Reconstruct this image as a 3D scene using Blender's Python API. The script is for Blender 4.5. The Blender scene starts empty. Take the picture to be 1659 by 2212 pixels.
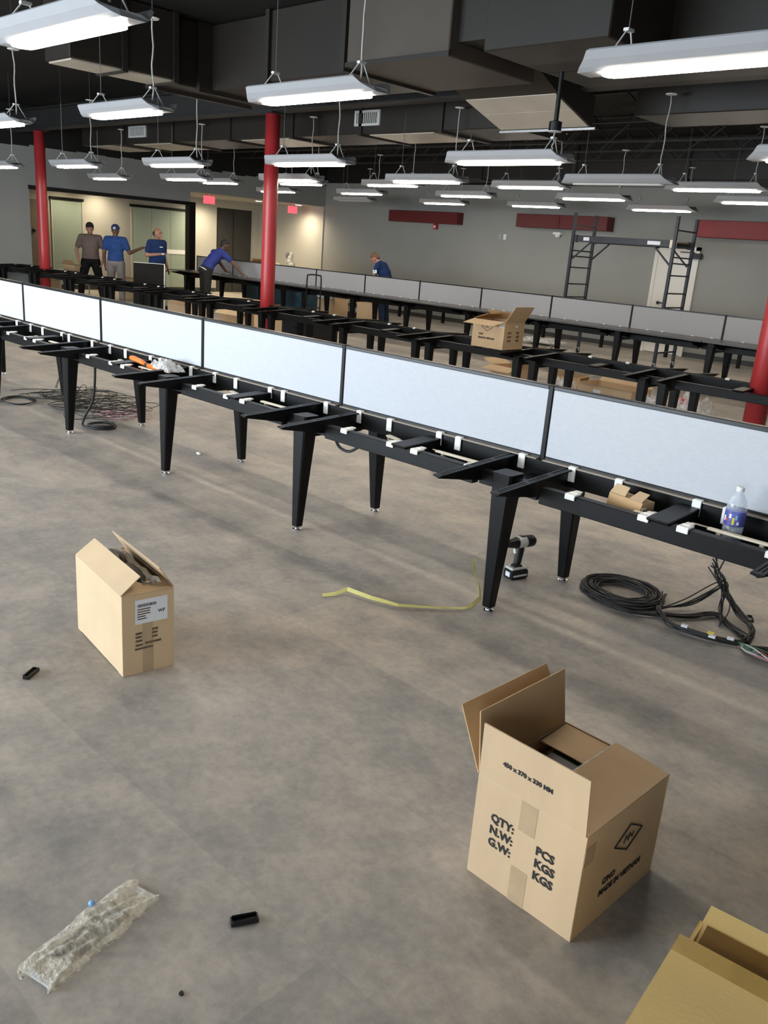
import bpy, bmesh, math, random
from mathutils import Vector, Matrix, Euler
random.seed(7)
PI = math.pi
scene = bpy.context.scene
COL = scene.collection

# ------------------------------------------------------------------ camera, world, lights, exposure
def setup_camera():
    cam = bpy.data.cameras.new('camera')
    ob = bpy.data.objects.new('camera', cam)
    COL.objects.link(ob)
    yaw, pitch, roll = math.radians(-42.97352542), math.radians(-17.47252828), math.radians(4.48188442)
    f = Vector((math.sin(yaw)*math.cos(pitch), math.cos(yaw)*math.cos(pitch), math.sin(pitch)))
    r0 = Vector((math.cos(yaw), -math.sin(yaw), 0)); u0 = r0.cross(f)
    r = math.cos(roll)*r0 + math.sin(roll)*u0
    u = -math.sin(roll)*r0 + math.cos(roll)*u0
    m = Matrix((r, u, -f)).transposed().to_4x4()
    m.translation = Vector((0, 0, 1.75357))
    ob.matrix_world = m
    cam.sensor_fit = 'VERTICAL'; cam.sensor_height = 36.0
    cam.lens = 1826.777*36.0/2212.0
    cam.clip_start = 0.05; cam.clip_end = 200
    scene.camera = ob
setup_camera()

world = bpy.data.worlds.new('daylight'); scene.world = world
world.use_nodes = True
bgn = world.node_tree.nodes['Background']
bgn.inputs[0].default_value = (0.62, 0.78, 1.0, 1); bgn.inputs[1].default_value = 0.6

def area(name, loc, rot, sx, sy, power, col):
    l = bpy.data.lights.new(name, 'AREA'); l.shape = 'RECTANGLE'; l.size = sx; l.size_y = sy
    l.energy = power; l.color = col
    o = bpy.data.objects.new(name, l); COL.objects.link(o); o.location = loc; o.rotation_euler = rot
    return o
# daylight entering through the shopfront windows behind the camera (the glazing is at y = -4.2)
area('window_daylight', (-9.0, -4.32, 1.6), (math.radians(82), 0, 0), 9.5, 2.5, 1080, (0.80, 0.90, 1.0))
area('window_daylight', (1.6, -4.32, 1.6), (math.radians(82), 0, 0), 5.5, 2.5, 150, (0.80, 0.90, 1.0))

scene.view_settings.view_transform = 'Standard'
scene.view_settings.look = 'None'
scene.view_settings.gamma = 1.0
scene.view_settings.use_curve_mapping = False
scene.view_settings.exposure = 0.42
LENS_STRENGTH = 27.0

# ------------------------------------------------------------------ materials
def mat(name, col, rough=0.5, metal=0.0, var=0.0, vscale=8.0, bump=0.0, bscale=60.0, spec=0.5, emit=None, estr=0.0, stretch=None):
    m = bpy.data.materials.new(name); m.use_nodes = True
    nt = m.node_tree; p = nt.nodes['Principled BSDF']
    p.inputs['Base Color'].default_value = (*col, 1)
    p.inputs['Roughness'].default_value = rough; p.inputs['Metallic'].default_value = metal
    p.inputs['Specular IOR Level'].default_value = spec
    tc = None
    if var or bump:
        tc = nt.nodes.new('ShaderNodeTexCoord')
        src = tc.outputs['Object']
        if stretch:
            mp = nt.nodes.new('ShaderNodeMapping'); mp.inputs['Scale'].default_value = stretch
            nt.links.new(src, mp.inputs['Vector']); src = mp.outputs['Vector']
    if var:
        n = nt.nodes.new('ShaderNodeTexNoise'); n.inputs['Scale'].default_value = vscale; n.inputs['Detail'].default_value = 5
        nt.links.new(src, n.inputs['Vector'])
        cr = nt.nodes.new('ShaderNodeValToRGB')
        cr.color_ramp.elements[0].position = 0.3; cr.color_ramp.elements[1].position = 0.7
        cr.color_ramp.elements[0].color = (*[max(0, c*(1-var)) for c in col], 1)
        cr.color_ramp.elements[1].color = (*[min(1, c*(1+var)) for c in col], 1)
        nt.links.new(n.outputs['Fac'], cr.inputs['Fac']); nt.links.new(cr.outputs['Color'], p.inputs['Base Color'])
    if bump:
        n2 = nt.nodes.new('ShaderNodeTexNoise'); n2.inputs['Scale'].default_value = bscale; n2.inputs['Detail'].default_value = 4
        nt.links.new(src, n2.inputs['Vector'])
        b = nt.nodes.new('ShaderNodeBump'); b.inputs['Strength'].default_value = bump; b.inputs['Distance'].default_value = 0.01
        nt.links.new(n2.outputs['Fac'], b.inputs['Height']); nt.links.new(b.outputs['Normal'], p.inputs['Normal'])
    if emit:
        p.inputs['Emission Color'].default_value = (*emit, 1); p.inputs['Emission Strength'].default_value = estr
    return m

def floor_material():
    m = bpy.data.materials.new('concrete_vinyl'); m.use_nodes = True
    nt = m.node_tree; L = nt.links; p = nt.nodes['Principled BSDF']
    tc = nt.nodes.new('ShaderNodeTexCoord')
    def noise(scale, detail, rough=0.55, st=None, w=0):
        n = nt.nodes.new('ShaderNodeTexNoise'); n.inputs['Scale'].default_value = scale; n.inputs['Detail'].default_value = detail
        n.inputs['Roughness'].default_value = rough
        mp = nt.nodes.new('ShaderNodeMapping'); mp.inputs['Location'].default_value = (w, w*1.7, 0)
        if st: mp.inputs['Scale'].default_value = st
        L.new(tc.outputs['Object'], mp.inputs['Vector']); L.new(mp.outputs['Vector'], n.inputs['Vector'])
        return n
    # tones of the single planks
    br = nt.nodes.new('ShaderNodeTexBrick')
    br.offset = 0.37; br.inputs['Scale'].default_value = 1.0
    br.inputs['Brick Width'].default_value = 1.22; br.inputs['Row Height'].default_value = 0.61
    br.inputs['Mortar Size'].default_value = 0.0016; br.inputs['Mortar Smooth'].default_value = 0.3
    br.inputs['Color1'].default_value = (0.0, 0.0, 0.0, 1); br.inputs['Color2'].default_value = (1, 1, 1, 1); br.inputs['Mortar'].default_value = (0.35, 0.35, 0.35, 1)
    L.new(tc.outputs['Object'], br.inputs['Vector'])
    big = noise(1.0, 7, 0.62, (0.55, 1.5, 1))
    mid = noise(4.2, 8, 0.65, None, 3.3)
    fine = noise(26, 6, 0.7, None, 9.1)
    def ramp(src, a, b, c0, c1):
        r = nt.nodes.new('ShaderNodeValToRGB'); e = r.color_ramp.elements
        e[0].position = a; e[1].position = b; e[0].color = (*c0, 1); e[1].color = (*c1, 1)
        L.new(src, r.inputs['Fac']); return r
    def mix(fac, a, b, mode='MIX'):
        x = nt.nodes.new('ShaderNodeMix'); x.data_type = 'RGBA'; x.blend_type = mode
        if isinstance(fac, float): x.inputs[0].default_value = fac
        else: L.new(fac, x.inputs[0])
        L.new(a, x.inputs[6]); L.new(b, x.inputs[7]); return x.outputs[2]
    c1 = ramp(big.outputs['Fac'], 0.36, 0.64, (0.215, 0.206, 0.202), (0.560, 0.500, 0.418))
    c2 = ramp(mid.outputs['Fac'], 0.34, 0.66, (0.205, 0.200, 0.196), (0.560, 0.498, 0.420))
    base = mix(0.5, c1.outputs['Color'], c2.outputs['Color'])
    c3 = ramp(fine.outputs['Fac'], 0.25, 0.6, (0.80, 0.80, 0.80), (1.06, 1.06, 1.06))
    base = mix(1.0, base, c3.outputs['Color'], 'MULTIPLY')
    c4 = ramp(br.outputs['Color'], 0.0, 1.0, (0.86, 0.865, 0.88), (1.10, 1.09, 1.07))
    base = mix(1.0, base, c4.outputs['Color'], 'MULTIPLY')
    L.new(base, p.inputs['Base Color'])
    rr = ramp(mid.outputs['Fac'], 0.3, 0.7, (0.42, 0.42, 0.42), (0.56, 0.56, 0.56))
    L.new(rr.outputs['Color'], p.inputs['Roughness'])
    p.inputs['Specular IOR Level'].default_value = 0.4
    b = nt.nodes.new('ShaderNodeBump'); b.inputs['Strength'].default_value = 0.08; b.inputs['Distance'].default_value = 0.004
    L.new(fine.outputs['Fac'], b.inputs['Height']); L.new(b.outputs['Normal'], p.inputs['Normal'])
    return m

def clear_plastic(name, tint, mixfac, rough=0.12, bump=0.5, bscale=30):
    m = bpy.data.materials.new(name); m.use_nodes = True
    nt = m.node_tree; L = nt.links
    for n in list(nt.nodes): nt.nodes.remove(n)
    out = nt.nodes.new('ShaderNodeOutputMaterial')
    tr = nt.nodes.new('ShaderNodeBsdfTransparent'); tr.inputs[0].default_value = (*[0.6+0.4*c for c in tint], 1)
    pb = nt.nodes.new('ShaderNodeBsdfPrincipled'); pb.inputs['Base Color'].default_value = (*tint, 1); pb.inputs['Roughness'].default_value = rough
    pb.inputs['Specular IOR Level'].default_value = 0.9
    tc = nt.nodes.new('ShaderNodeTexCoord'); n = nt.nodes.new('ShaderNodeTexNoise'); n.inputs['Scale'].default_value = bscale; n.inputs['Detail'].default_value = 6
    L.new(tc.outputs['Object'], n.inputs['Vector'])
    b = nt.nodes.new('ShaderNodeBump'); b.inputs['Strength'].default_value = bump; b.inputs['Distance'].default_value = 0.02
    L.new(n.outputs['Fac'], b.inputs['Height']); L.new(b.outputs['Normal'], pb.inputs['Normal'])
    mr = nt.nodes.new('ShaderNodeMapRange'); mr.inputs[1].default_value = 0.35; mr.inputs[2].default_value = 0.65
    mr.inputs[3].default_value = max(0, mixfac-0.2); mr.inputs[4].default_value = min(1, mixfac+0.25)
    L.new(n.outputs['Fac'], mr.inputs[0])
    mx = nt.nodes.new('ShaderNodeMixShader'); L.new(mr.outputs[0], mx.inputs[0]); L.new(tr.outputs[0], mx.inputs[1]); L.new(pb.outputs[0], mx.inputs[2])
    L.new(mx.outputs[0], out.inputs[0])
    return m

M = dict(
    floor=floor_material(),
    wall=mat('wall_grey', (0.300, 0.302, 0.280), 0.75, var=0.03, vscale=1.5, bump=0.05, bscale=90, spec=0.3),
    wallw=mat('wall_warm_grey', (0.42, 0.41, 0.36), 0.75, var=0.03, vscale=1.5, spec=0.3),
    black_paint=mat('black_ceiling_paint', (0.014, 0.0125, 0.011), 0.8, var=0.15, vscale=2.0, spec=0.25),
    duct=mat('black_painted_duct', (0.0195, 0.0158, 0.0118), 0.5, var=0.15, vscale=1.3, bump=0.04, bscale=6, spec=0.4),
    ductbrown=mat('brown_painted_duct', (0.078, 0.064, 0.051), 0.6, var=0.12, vscale=1.3, bump=0.05, bscale=8, spec=0.3),
    ductlight=mat('lit_duct_underside', (0.52, 0.46, 0.37), 0.45, var=0.1, vscale=2, spec=0.5),  # pale colour stands in for lamplight on the black duct bottoms
    steel=mat('black_steel', (0.020, 0.019, 0.018), 0.6, var=0.2, vscale=3),
    red=mat('red_paint', (0.42, 0.032, 0.036), 0.38, var=0.08, vscale=4, bump=0.03, bscale=30),
    midred=mat('mid_red_paint', (0.22, 0.016, 0.018), 0.55, var=0.08, vscale=3),
    darkred=mat('dark_red_paint', (0.115, 0.010, 0.011), 0.55, var=0.08, vscale=3),
    blackmetal=mat('black_powder_coat', (0.0038, 0.0038, 0.0040), 0.40, var=0.2, vscale=20, bump=0.02, bscale=200, spec=0.22),
    blackplastic=mat('black_plastic', (0.007, 0.007, 0.0075), 0.36, var=0.2, vscale=30),
    rubber=mat('black_rubber', (0.014, 0.014, 0.014), 0.55, var=0.25, vscale=30),
    worktop=mat('black_worktop', (0.055, 0.053, 0.050), 0.33, var=0.1, vscale=10, spec=0.6),
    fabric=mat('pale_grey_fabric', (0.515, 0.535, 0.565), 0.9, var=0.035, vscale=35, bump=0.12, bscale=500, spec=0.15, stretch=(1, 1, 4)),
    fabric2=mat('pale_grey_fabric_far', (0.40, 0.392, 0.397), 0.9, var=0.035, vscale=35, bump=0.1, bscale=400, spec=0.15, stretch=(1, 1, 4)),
    chrome=mat('chrome', (0.75, 0.75, 0.76), 0.18, 1.0),
    galv=mat('galvanised', (0.45, 0.45, 0.44), 0.4, 0.8, var=0.1, vscale=20),
    clip=mat('white_clip_plastic', (0.82, 0.82, 0.78), 0.45, var=0.03, vscale=20),
    cream=mat('cream_strip', (0.70, 0.62, 0.48), 0.5, var=0.08, vscale=15),
    tan=mat('tan_flange_sheen', (0.30, 0.25, 0.19), 0.45, var=0.08, vscale=12),  # tan tone stands in for light reflected on the spine's top flange
    fixture=mat('white_fixture_enamel', (0.43, 0.44, 0.455), 0.35, var=0.02, vscale=5),
    lens=mat('lit_lens', (0.9, 0.9, 0.9), 0.5, emit=(1.0, 0.90, 0.76), estr=LENS_STRENGTH),
    lensoff=mat('unlit_lens', (0.55, 0.54, 0.50), 0.5, var=0.02),
    cable=mat('white_cord', (0.42, 0.41, 0.38), 0.5, var=0.1, vscale=30),
    wire=mat('steel_wire', (0.25, 0.245, 0.23), 0.35, 0.6, var=0.1, vscale=30),
    canopy=mat('white_canopy', (0.75, 0.74, 0.70), 0.5, var=0.03),
    card=mat('cardboard', (0.565, 0.405, 0.248), 0.85, var=0.06, vscale=6, bump=0.06, bscale=120, spec=0.2, stretch=(1, 1, 0.25)),
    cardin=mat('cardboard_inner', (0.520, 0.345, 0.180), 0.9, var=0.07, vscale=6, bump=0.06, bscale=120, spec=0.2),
    cardpale=mat('pale_cardboard', (0.63, 0.465, 0.285), 0.85, var=0.05, vscale=6, bump=0.06, bscale=120, spec=0.2),
    cardyellow=mat('yellow_cardboard', (0.80, 0.575, 0.235), 0.8, var=0.06, vscale=5, bump=0.06, bscale=100, spec=0.2),
    tape=mat('clear_tape', (0.47, 0.335, 0.20), 0.22, var=0.08, vscale=14, spec=0.6),
    tapeyellow=mat('amber_tape', (0.56, 0.37, 0.11), 0.25, var=0.12, vscale=14, spec=0.6),
    tapedark=mat('brown_tape', (0.20, 0.105, 0.022), 0.3, var=0.12, vscale=14, spec=0.5),
    ink=mat('black_ink', (0.022, 0.020, 0.018), 0.8, var=0.2, vscale=40),
    inkgrey=mat('faded_ink', (0.13, 0.095, 0.06), 0.85, var=0.25, vscale=60),
    label=mat('white_label', (0.78, 0.79, 0.82), 0.6, var=0.02),
    foam=mat('white_foam', (0.72, 0.72, 0.70), 0.8, var=0.08, vscale=20),
    bag=clear_plastic('crinkled_plastic_bag', (0.90, 0.84, 0.70), 0.50, 0.07, 1.0, 44),
    film=clear_plastic('plastic_film', (0.85, 0.84, 0.82), 0.5, 0.2, 0.9, 22),
    bottle=clear_plastic('bottle_plastic', (0.82, 0.86, 0.90), 0.26, 0.06, 0.1, 12),
    water=mat('white_bottle_bottom', (0.60, 0.60, 0.62), 0.3, var=0.1),
    bluelabel=mat('bottle_label_print', (0.10, 0.11, 0.36), 0.4, var=0.5, vscale=40),
    yellowstrap=mat('yellow_strap', (0.66, 0.62, 0.22), 0.5, var=0.12, vscale=12),
    yellow=mat('yellow_tape', (0.70, 0.58, 0.03), 0.45, var=0.05),
    orange=mat('orange_plastic', (0.85, 0.19, 0.025), 0.4, var=0.05),
    drillwhite=mat('drill_white', (0.70, 0.69, 0.64), 0.4, var=0.04),
    pink=mat('pink_wire', (0.45, 0.20, 0.21), 0.5, var=0.2, vscale=40),
    green=mat('green_wire', (0.03, 0.13, 0.07), 0.5, var=0.1),
    whitewire=mat('white_wire', (0.62, 0.60, 0.58), 0.5, var=0.05),
    redwire=mat('red_wire', (0.35, 0.03, 0.03), 0.5, var=0.1),
    blueclear=mat('blue_cap', (0.22, 0.42, 0.75), 0.4, var=0.05),
    bluebin=mat('teal_blue_plastic', (0.022, 0.060, 0.085), 0.45, var=0.25, vscale=5),
    wood=mat('pallet_wood', (0.30, 0.21, 0.12), 0.8, var=0.2, vscale=10, stretch=(1, 6, 6)),
    doorw=mat('white_door', (0.74, 0.71, 0.65), 0.5, var=0.02),
    doorb=mat('brown_door', (0.16, 0.125, 0.095), 0.5, var=0.06),
    glassgreen=mat('frosted_green_glass', (0.30, 0.36, 0.30), 0.22, var=0.05, vscale=1.2, spec=0.6),
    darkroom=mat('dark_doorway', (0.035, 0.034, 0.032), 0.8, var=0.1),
    scaf=mat('blue_black_scaffold', (0.020, 0.024, 0.034), 0.5, var=0.2, vscale=12),
    exitred=mat('lit_red_sign', (0.5, 0.03, 0.04), 0.5, emit=(1.0, 0.10, 0.13), estr=1.1),
    downlight=mat('lit_downlight', (0.9, 0.9, 0.9), 0.5, emit=(1.0, 0.86, 0.62), estr=9.0),
    grille=mat('white_grille', (0.50, 0.50, 0.47), 0.5, var=0.04),
    skin1=mat('skin_ruddy', (0.40, 0.205, 0.145), 0.55, var=0.06, vscale=20),
    skin2=mat('skin_brown', (0.13, 0.065, 0.040), 0.5, var=0.06, vscale=20),
    skin3=mat('skin_tan', (0.34, 0.17, 0.11), 0.55, var=0.06, vscale=20),
    taupe=mat('taupe_cotton', (0.165, 0.125, 0.110), 0.9, var=0.06, vscale=12, bump=0.3, bscale=18, spec=0.1),
    blueshirt=mat('blue_cotton', (0.030, 0.072, 0.215), 0.85, var=0.10, vscale=10, bump=0.35, bscale=16, spec=0.1),
    navyshirt=mat('navy_cotton', (0.018, 0.036, 0.110), 0.9, var=0.10, vscale=10, bump=0.35, bscale=16, spec=0.1),
    royal=mat('royal_blue_cotton', (0.040, 0.055, 0.230), 0.9, var=0.10, vscale=10, bump=0.35, bscale=16, spec=0.1),
    blackcloth=mat('black_cloth', (0.010, 0.010, 0.010), 0.9, var=0.2, vscale=12, bump=0.3, bscale=16, spec=0.1),
    greycloth=mat('grey_cloth', (0.22, 0.195, 0.185), 0.9, var=0.08, vscale=10, bump=0.4, bscale=14, spec=0.1),
    charcloth=mat('charcoal_cloth', (0.030, 0.029, 0.027), 0.9, var=0.15, vscale=10, bump=0.4, bscale=14, spec=0.1),
    jeans=mat('dark_jeans', (0.018, 0.025, 0.045), 0.9, var=0.15, vscale=10, bump=0.3, bscale=14, spec=0.1),
    hairdark=mat('dark_hair', (0.016, 0.013, 0.011), 0.7, var=0.3, vscale=40),
    hairbrown=mat('brown_hair', (0.13, 0.065, 0.035), 0.7, var=0.3, vscale=40),
    bluecap=mat('blue_cap_cloth', (0.016, 0.035, 0.120), 0.85, var=0.1, vscale=12),
    white=mat('plain_white', (0.75, 0.75, 0.74), 0.6, var=0.02),
    shoe=mat('dark_shoe', (0.02, 0.02, 0.02), 0.6, var=0.1),
    redprint=mat('red_print', (0.60, 0.05, 0.035), 0.6, var=0.1),
    board=mat('dark_board', (0.014, 0.013, 0.012), 0.7, var=0.1, vscale=4, spec=0.15),
    alu=mat('aluminium_edge', (0.60, 0.58, 0.52), 0.4, 0.3, var=0.05),
    base=mat('baseboard_vinyl', (0.035, 0.034, 0.032), 0.5, var=0.1),
)

# ------------------------------------------------------------------ mesh helpers
class MB:
    def __init__(s): s.v = []; s.f = []
    def add(s, vs, fs):
        n = len(s.v); s.v += [tuple(v) for v in vs]; s.f += [tuple(i+n for i in f) for f in fs]; return s
    def box(s, x0, x1, y0, y1, z0, z1, mtx=None):
        vs = [Vector(p) for p in ((x0,y0,z0),(x1,y0,z0),(x1,y1,z0),(x0,y1,z0),(x0,y0,z1),(x1,y0,z1),(x1,y1,z1),(x0,y1,z1))]
        if mtx: vs = [mtx @ v for v in vs]
        return s.add(vs, [(3,2,1,0),(4,5,6,7),(0,1,5,4),(1,2,6,5),(2,3,7,6),(3,0,4,7)])
    def hexa(s, bot, top):
        return s.add(list(bot)+list(top), [(3,2,1,0),(4,5,6,7),(0,1,5,4),(1,2,6,5),(2,3,7,6),(3,0,4,7)])
    def prism(s, poly, d, axis='x', a0=0.0):
        # poly in the two other axes, extruded from a0 to a0+d
        n = len(poly)
        def P(u, v, w):
            return {'x': (w, u, v), 'y': (u, w, v), 'z': (u, v, w)}[axis]
        vs = [P(u, v, a0) for u, v in poly]+[P(u, v, a0+d) for u, v in poly]
        fs = [tuple(range(n))[::-1], tuple(range(n, 2*n))]+[(i, (i+1) % n, n+(i+1) % n, n+i) for i in range(n)]
        return s.add(vs, fs)
    def tube(s, pts, r, n=6, closed=False, caps=True):
        pts = [Vector(p) for p in pts]; m = len(pts)
        rr = r if isinstance(r, (list, tuple)) else [r]*m
        up = Vector((0, 0, 1)); vs = []; prev = None
        for i, p in enumerate(pts):
            if closed: t = pts[(i+1) % m]-pts[i-1]
            else: t = pts[min(i+1, m-1)]-pts[max(i-1, 0)]
            if t.length < 1e-9: t = Vector((0, 0, 1))
            t.normalize()
            if prev is None:
                a = up if abs(t.z) < 0.9 else Vector((1, 0, 0))
                nrm = (a - t*a.dot(t)).normalized()
            else:
                nrm = prev - t*prev.dot(t)
                nrm = nrm.normalized() if nrm.length > 1e-6 else t.orthogonal().normalized()
            prev = nrm; b = t.cross(nrm)
            for k in range(n):
                a = 2*PI*k/n; vs.append(p+(nrm*math.cos(a)+b*math.sin(a))*rr[i])
        fs = []
        for i in range(m if closed else m-1):
            j = (i+1) % m
            for k in range(n):
                fs.append((i*n+k, i*n+(k+1) % n, j*n+(k+1) % n, j*n+k))
        if caps and not closed:
            fs.append(tuple(range(n))[::-1]); fs.append(tuple((m-1)*n+k for k in range(n)))
        return s.add(vs, fs)
    def lathe(s, prof, n=20, o=(0, 0, 0), mtx=None):
        vs = []; o = Vector(o)
        for r, z in prof:
            for k in range(n):
                a = 2*PI*k/n; v = Vector((r*math.cos(a), r*math.sin(a), z))
                if mtx: v = mtx @ v
                vs.append(v+o)
        m = len(prof); fs = []
        for i in range(m-1):
            for k in range(n): fs.append((i*n+k, i*n+(k+1) % n, (i+1)*n+(k+1) % n, (i+1)*n+k))
        fs.append(tuple(range(n))[::-1]); fs.append(tuple((m-1)*n+k for k in range(n)))
        return s.add(vs, fs)
    def ell(s, c, r, n=14, m=9, mtx=None):
        c = Vector(c); vs = []
        for i in range(m+1):
            th = PI*i/m
            for k in range(n):
                a = 2*PI*k/n
                v = Vector((r[0]*math.sin(th)*math.cos(a), r[1]*math.sin(th)*math.sin(a), -r[2]*math.cos(th)))
                if mtx: v = mtx @ v
                vs.append(c+v)
        fs = []
        for i in range(m):
            for k in range(n): fs.append((i*n+k, i*n+(k+1) % n, (i+1)*n+(k+1) % n, (i+1)*n+k))
        return s.add(vs, fs)
    def cap(s, p0, r0, p1, r1):
        p0 = Vector(p0); p1 = Vector(p1); d = p1-p0; L = d.length
        if L < 1e-6: return s.ell(p0, (r0, r0, r0))
        q = d.to_track_quat('Z', 'Y').to_matrix(); n = 12; prof = []
        for i in range(0, 6): a = PI/2*(1-i/5); prof.append((max(1e-4, r0*math.cos(a)), -r0*math.sin(a)))
        for i in range(0, 6): a = PI/2*(i/5); prof.append((max(1e-4, r1*math.cos(a)), L+r1*math.sin(a)))
        return s.lathe(prof, n, p0, q)
    def mesh(s, name, smooth=False, bevel=0.0, m=None):
        me = bpy.data.meshes.new(name); me.from_pydata(s.v, [], s.f); me.validate(); me.update()
        bm = bmesh.new(); bm.from_mesh(me)
        bmesh.ops.remove_doubles(bm, verts=bm.verts, dist=1e-5)
        bmesh.ops.recalc_face_normals(bm, faces=bm.faces)
        if bevel: bmesh.ops.bevel(bm, geom=[e for e in bm.edges if e.is_manifold and e.calc_face_angle(0) > 0.5], offset=bevel, segments=1, affect='EDGES', clamp_overlap=True)
        bm.to_mesh(me); bm.free()
        if smooth: me.polygons.foreach_set('use_smooth', [True]*len(me.polygons))
        if m: me.materials.append(M[m])
        return me
    def obj(s, name, m, parent=None, smooth=False, bevel=0.0):
        return link(name, s.mesh(name, smooth, bevel, m), parent)

def link(name, me, parent=None, loc=None, rot=None):
    o = bpy.data.objects.new(name, me); COL.objects.link(o)
    if parent: o.parent = parent
    if loc: o.location = loc
    if rot: o.rotation_euler = rot
    return o
def tag(o, label=None, cat=None, group=None, kind=None):
    if label: o['label'] = label
    if cat: o['category'] = cat
    if group: o['group'] = group
    if kind: o['kind'] = kind
    return o
def thing(name, label, cat, loc=(0, 0, 0), rz=0.0, group=None):
    o = bpy.data.objects.new(name, None); COL.objects.link(o); o.location = loc; o.rotation_euler = (0, 0, rz); o.empty_display_size = 0.1
    return tag(o, label, cat, group)
def struct(name, mb, m, parent=None, **k):
    o = mb.obj(name, m, parent, **k); o['kind'] = 'structure'; return o
def text_obj(s, size, m, parent, mtx, name='printed_text', bold=0.0, align='LEFT'):
    cu = bpy.data.curves.new('t', 'FONT'); cu.body = s; cu.size = size; cu.align_x = align; cu.offset = bold; cu.resolution_u = 2
    to = bpy.data.objects.new('t', cu); COL.objects.link(to)
    bpy.context.view_layer.update()
    me = bpy.data.meshes.new_from_object(to.evaluated_get(bpy.context.evaluated_depsgraph_get()))
    bpy.data.objects.remove(to); bpy.data.curves.remove(cu)
    me.transform(mtx); me.materials.clear(); me.materials.append(M[m]); me.name = name
    return link(name, me, parent)
def frame(o, x, y):
    # matrix whose local x,y axes are x,y and origin o
    x = Vector(x).normalized(); y = Vector(y).normalized(); z = x.cross(y)
    m = Matrix((x, y, z)).transposed().to_4x4(); m.translation = Vector(o); return m
ORD = ['first', 'second', 'third', 'fourth', 'fifth', 'sixth', 'seventh', 'eighth', 'ninth', 'tenth', 'eleventh', 'twelfth', 'thirteenth']

# ------------------------------------------------------------------ room shell
XL, YB, XR, YF, ZC = -19.3, 17.24, 5.2, -4.2, 4.0
struct('floor', MB().box(-23.0, XR+.2, YF-.2, YB+.2, -.12, 0.0), 'floor')
struct('ceiling', MB().box(-23.0, XR+.2, YF-.2, YB+.2, ZC, ZC+.12), 'black_paint')
# back wall with black painted upper band
wb = struct('wall_back', MB().box(-22.3, XR+.2, YB, YB+.15, 0, 3.31), 'wall')
MB().box(-22.3, XR+.2, YB, YB+.15, 3.31, ZC).obj('painted_band', 'black_paint', wb)
struct('baseboard_back', MB().box(-19.2, XR, YB-.02, YB-.001, 0, .10), 'base')
# left wall: solid near part, bulkhead over the opening and over the alcove
wl = struct('wall_left', MB().box(XL-.15, XL, YF, 8.62, 0, 3.25).box(XL-.15, XL, 8.62, 12.72, 2.42, 3.25).box(XL-.15, XL, 12.72, YB, 2.67, 3.25), 'wall')
mbj = MB(); ys = [YF+(YB-YF)*i/60 for i in range(61)]
for a, b in zip(ys[:-1], ys[1:]):
    h = 3.25+random.uniform(-.03, .05); mbj.box(XL-.16, XL+.004, a, b, h-.04, ZC)
mbj.obj('painted_band', 'black_paint', wl)
struct('trim_1', MB().box(XL-.17, XL+.03, 8.60, 12.80, 2.34, 2.42), 'blackmetal')      # black header of the opening
struct('trim_2', MB().box(XL-.14, XL+.05, 12.66, 12.84, 0, 2.42), 'blackmetal')       # black post
# vestibule and alcove behind the left wall
wv = struct('wall_vestibule', MB().box(-22.47, -22.3, 8.0, 15.62, 0, 2.9).box(-22.45, -22.3, 15.62, 16.98, 2.45, 2.9).box(-22.45, -22.3, 16.98, YB, 0, 2.9), 'wallw')
struct('wall_vestibule_side', MB().box(-22.3, XL-.15, 8.45, 8.6, 0, 2.9), 'wallw')
struct('wall_alcove_end', MB().box(-22.3, XL-.02, YB-.03, YB, 0, 2.67), 'wallw')
struct('ceiling_vestibule', MB().box(-22.4, XL-.15, 8.45, YB, 2.67, 2.75), 'wallw')
struct('baseboard_vestibule', MB().box(-22.3, -22.28, 10.4, 15.6, 0, .12), 'base')
d = struct('door_2', MB().box(-22.3, -22.26, 9.55, 10.42, 0, 2.2), 'doorb')
MB().ell((-22.24, 10.02, 1.45), (.03, .05, .05)).obj('door_viewer', 'blackplastic', d, smooth=True)
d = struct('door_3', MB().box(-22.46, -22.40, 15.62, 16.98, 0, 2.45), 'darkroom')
MB().box(-22.401, -22.395, 16.28, 16.31, 0, 2.45).obj('door_gap', 'black_paint', d)
for i, (a, b) in enumerate(((10.52, 11.33), (12.79, 14.62))):
    w = struct('window_%d' % (i+1), MB().box(-22.30, -22.24, a-.05, b+.05, 2.24, 2.31), 'blackmetal')
    for q in (a-.03, b): MB().box(-22.30, -22.25, q, q+.03, .1, 2.24).obj('jamb', 'wallw', w)
    n = 2 if i else 1
    for k in range(n+i):
        u0 = a+(b-a)*k/(n+i); u1 = a+(b-a)*(k+1)/(n+i)
        MB().box(-22.285, -22.265, u0+.004, u1-.004, .12, 2.24).obj('pane', 'glassgreen', w)
    if i: MB().box(-22.262, -22.255, 13.6, b, 1.05, 1.17).obj('frosted_band', 'white', w)
# right wall and the shopfront wall with its windows behind the camera
struct('wall_right', MB().box(XR, XR+.15, YF, YB, 0, ZC), 'wall')
struct('wall_front', MB().box(-22.3, XR, YF-.15, YF, 2.95, ZC).box(-22.3, XR, YF-.15, YF, 0, .3).box(-22.3, -14.2, YF-.15, YF, .3, 2.95).box(-3.9, -1.3, YF-.15, YF, .3, 2.95).box(4.5, XR, YF-.15, YF, .3, 2.95), 'wall')
struct('window_3', MB().box(-14.2, -3.9, YF-.1, YF-.04, .3, .36).box(-14.2, -3.9, YF-.1, YF-.04, 2.89, 2.95).box(-14.2, -14.14, YF-.1, YF-.04, .3, 2.95).box(-3.96, -3.9, YF-.1, YF-.04, .3, 2.95).box(-10.8, -10.74, YF-.1, YF-.04, .3, 2.95).box(-7.4, -7.34, YF-.1, YF-.04, .3, 2.95), 'blackmetal')
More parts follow.
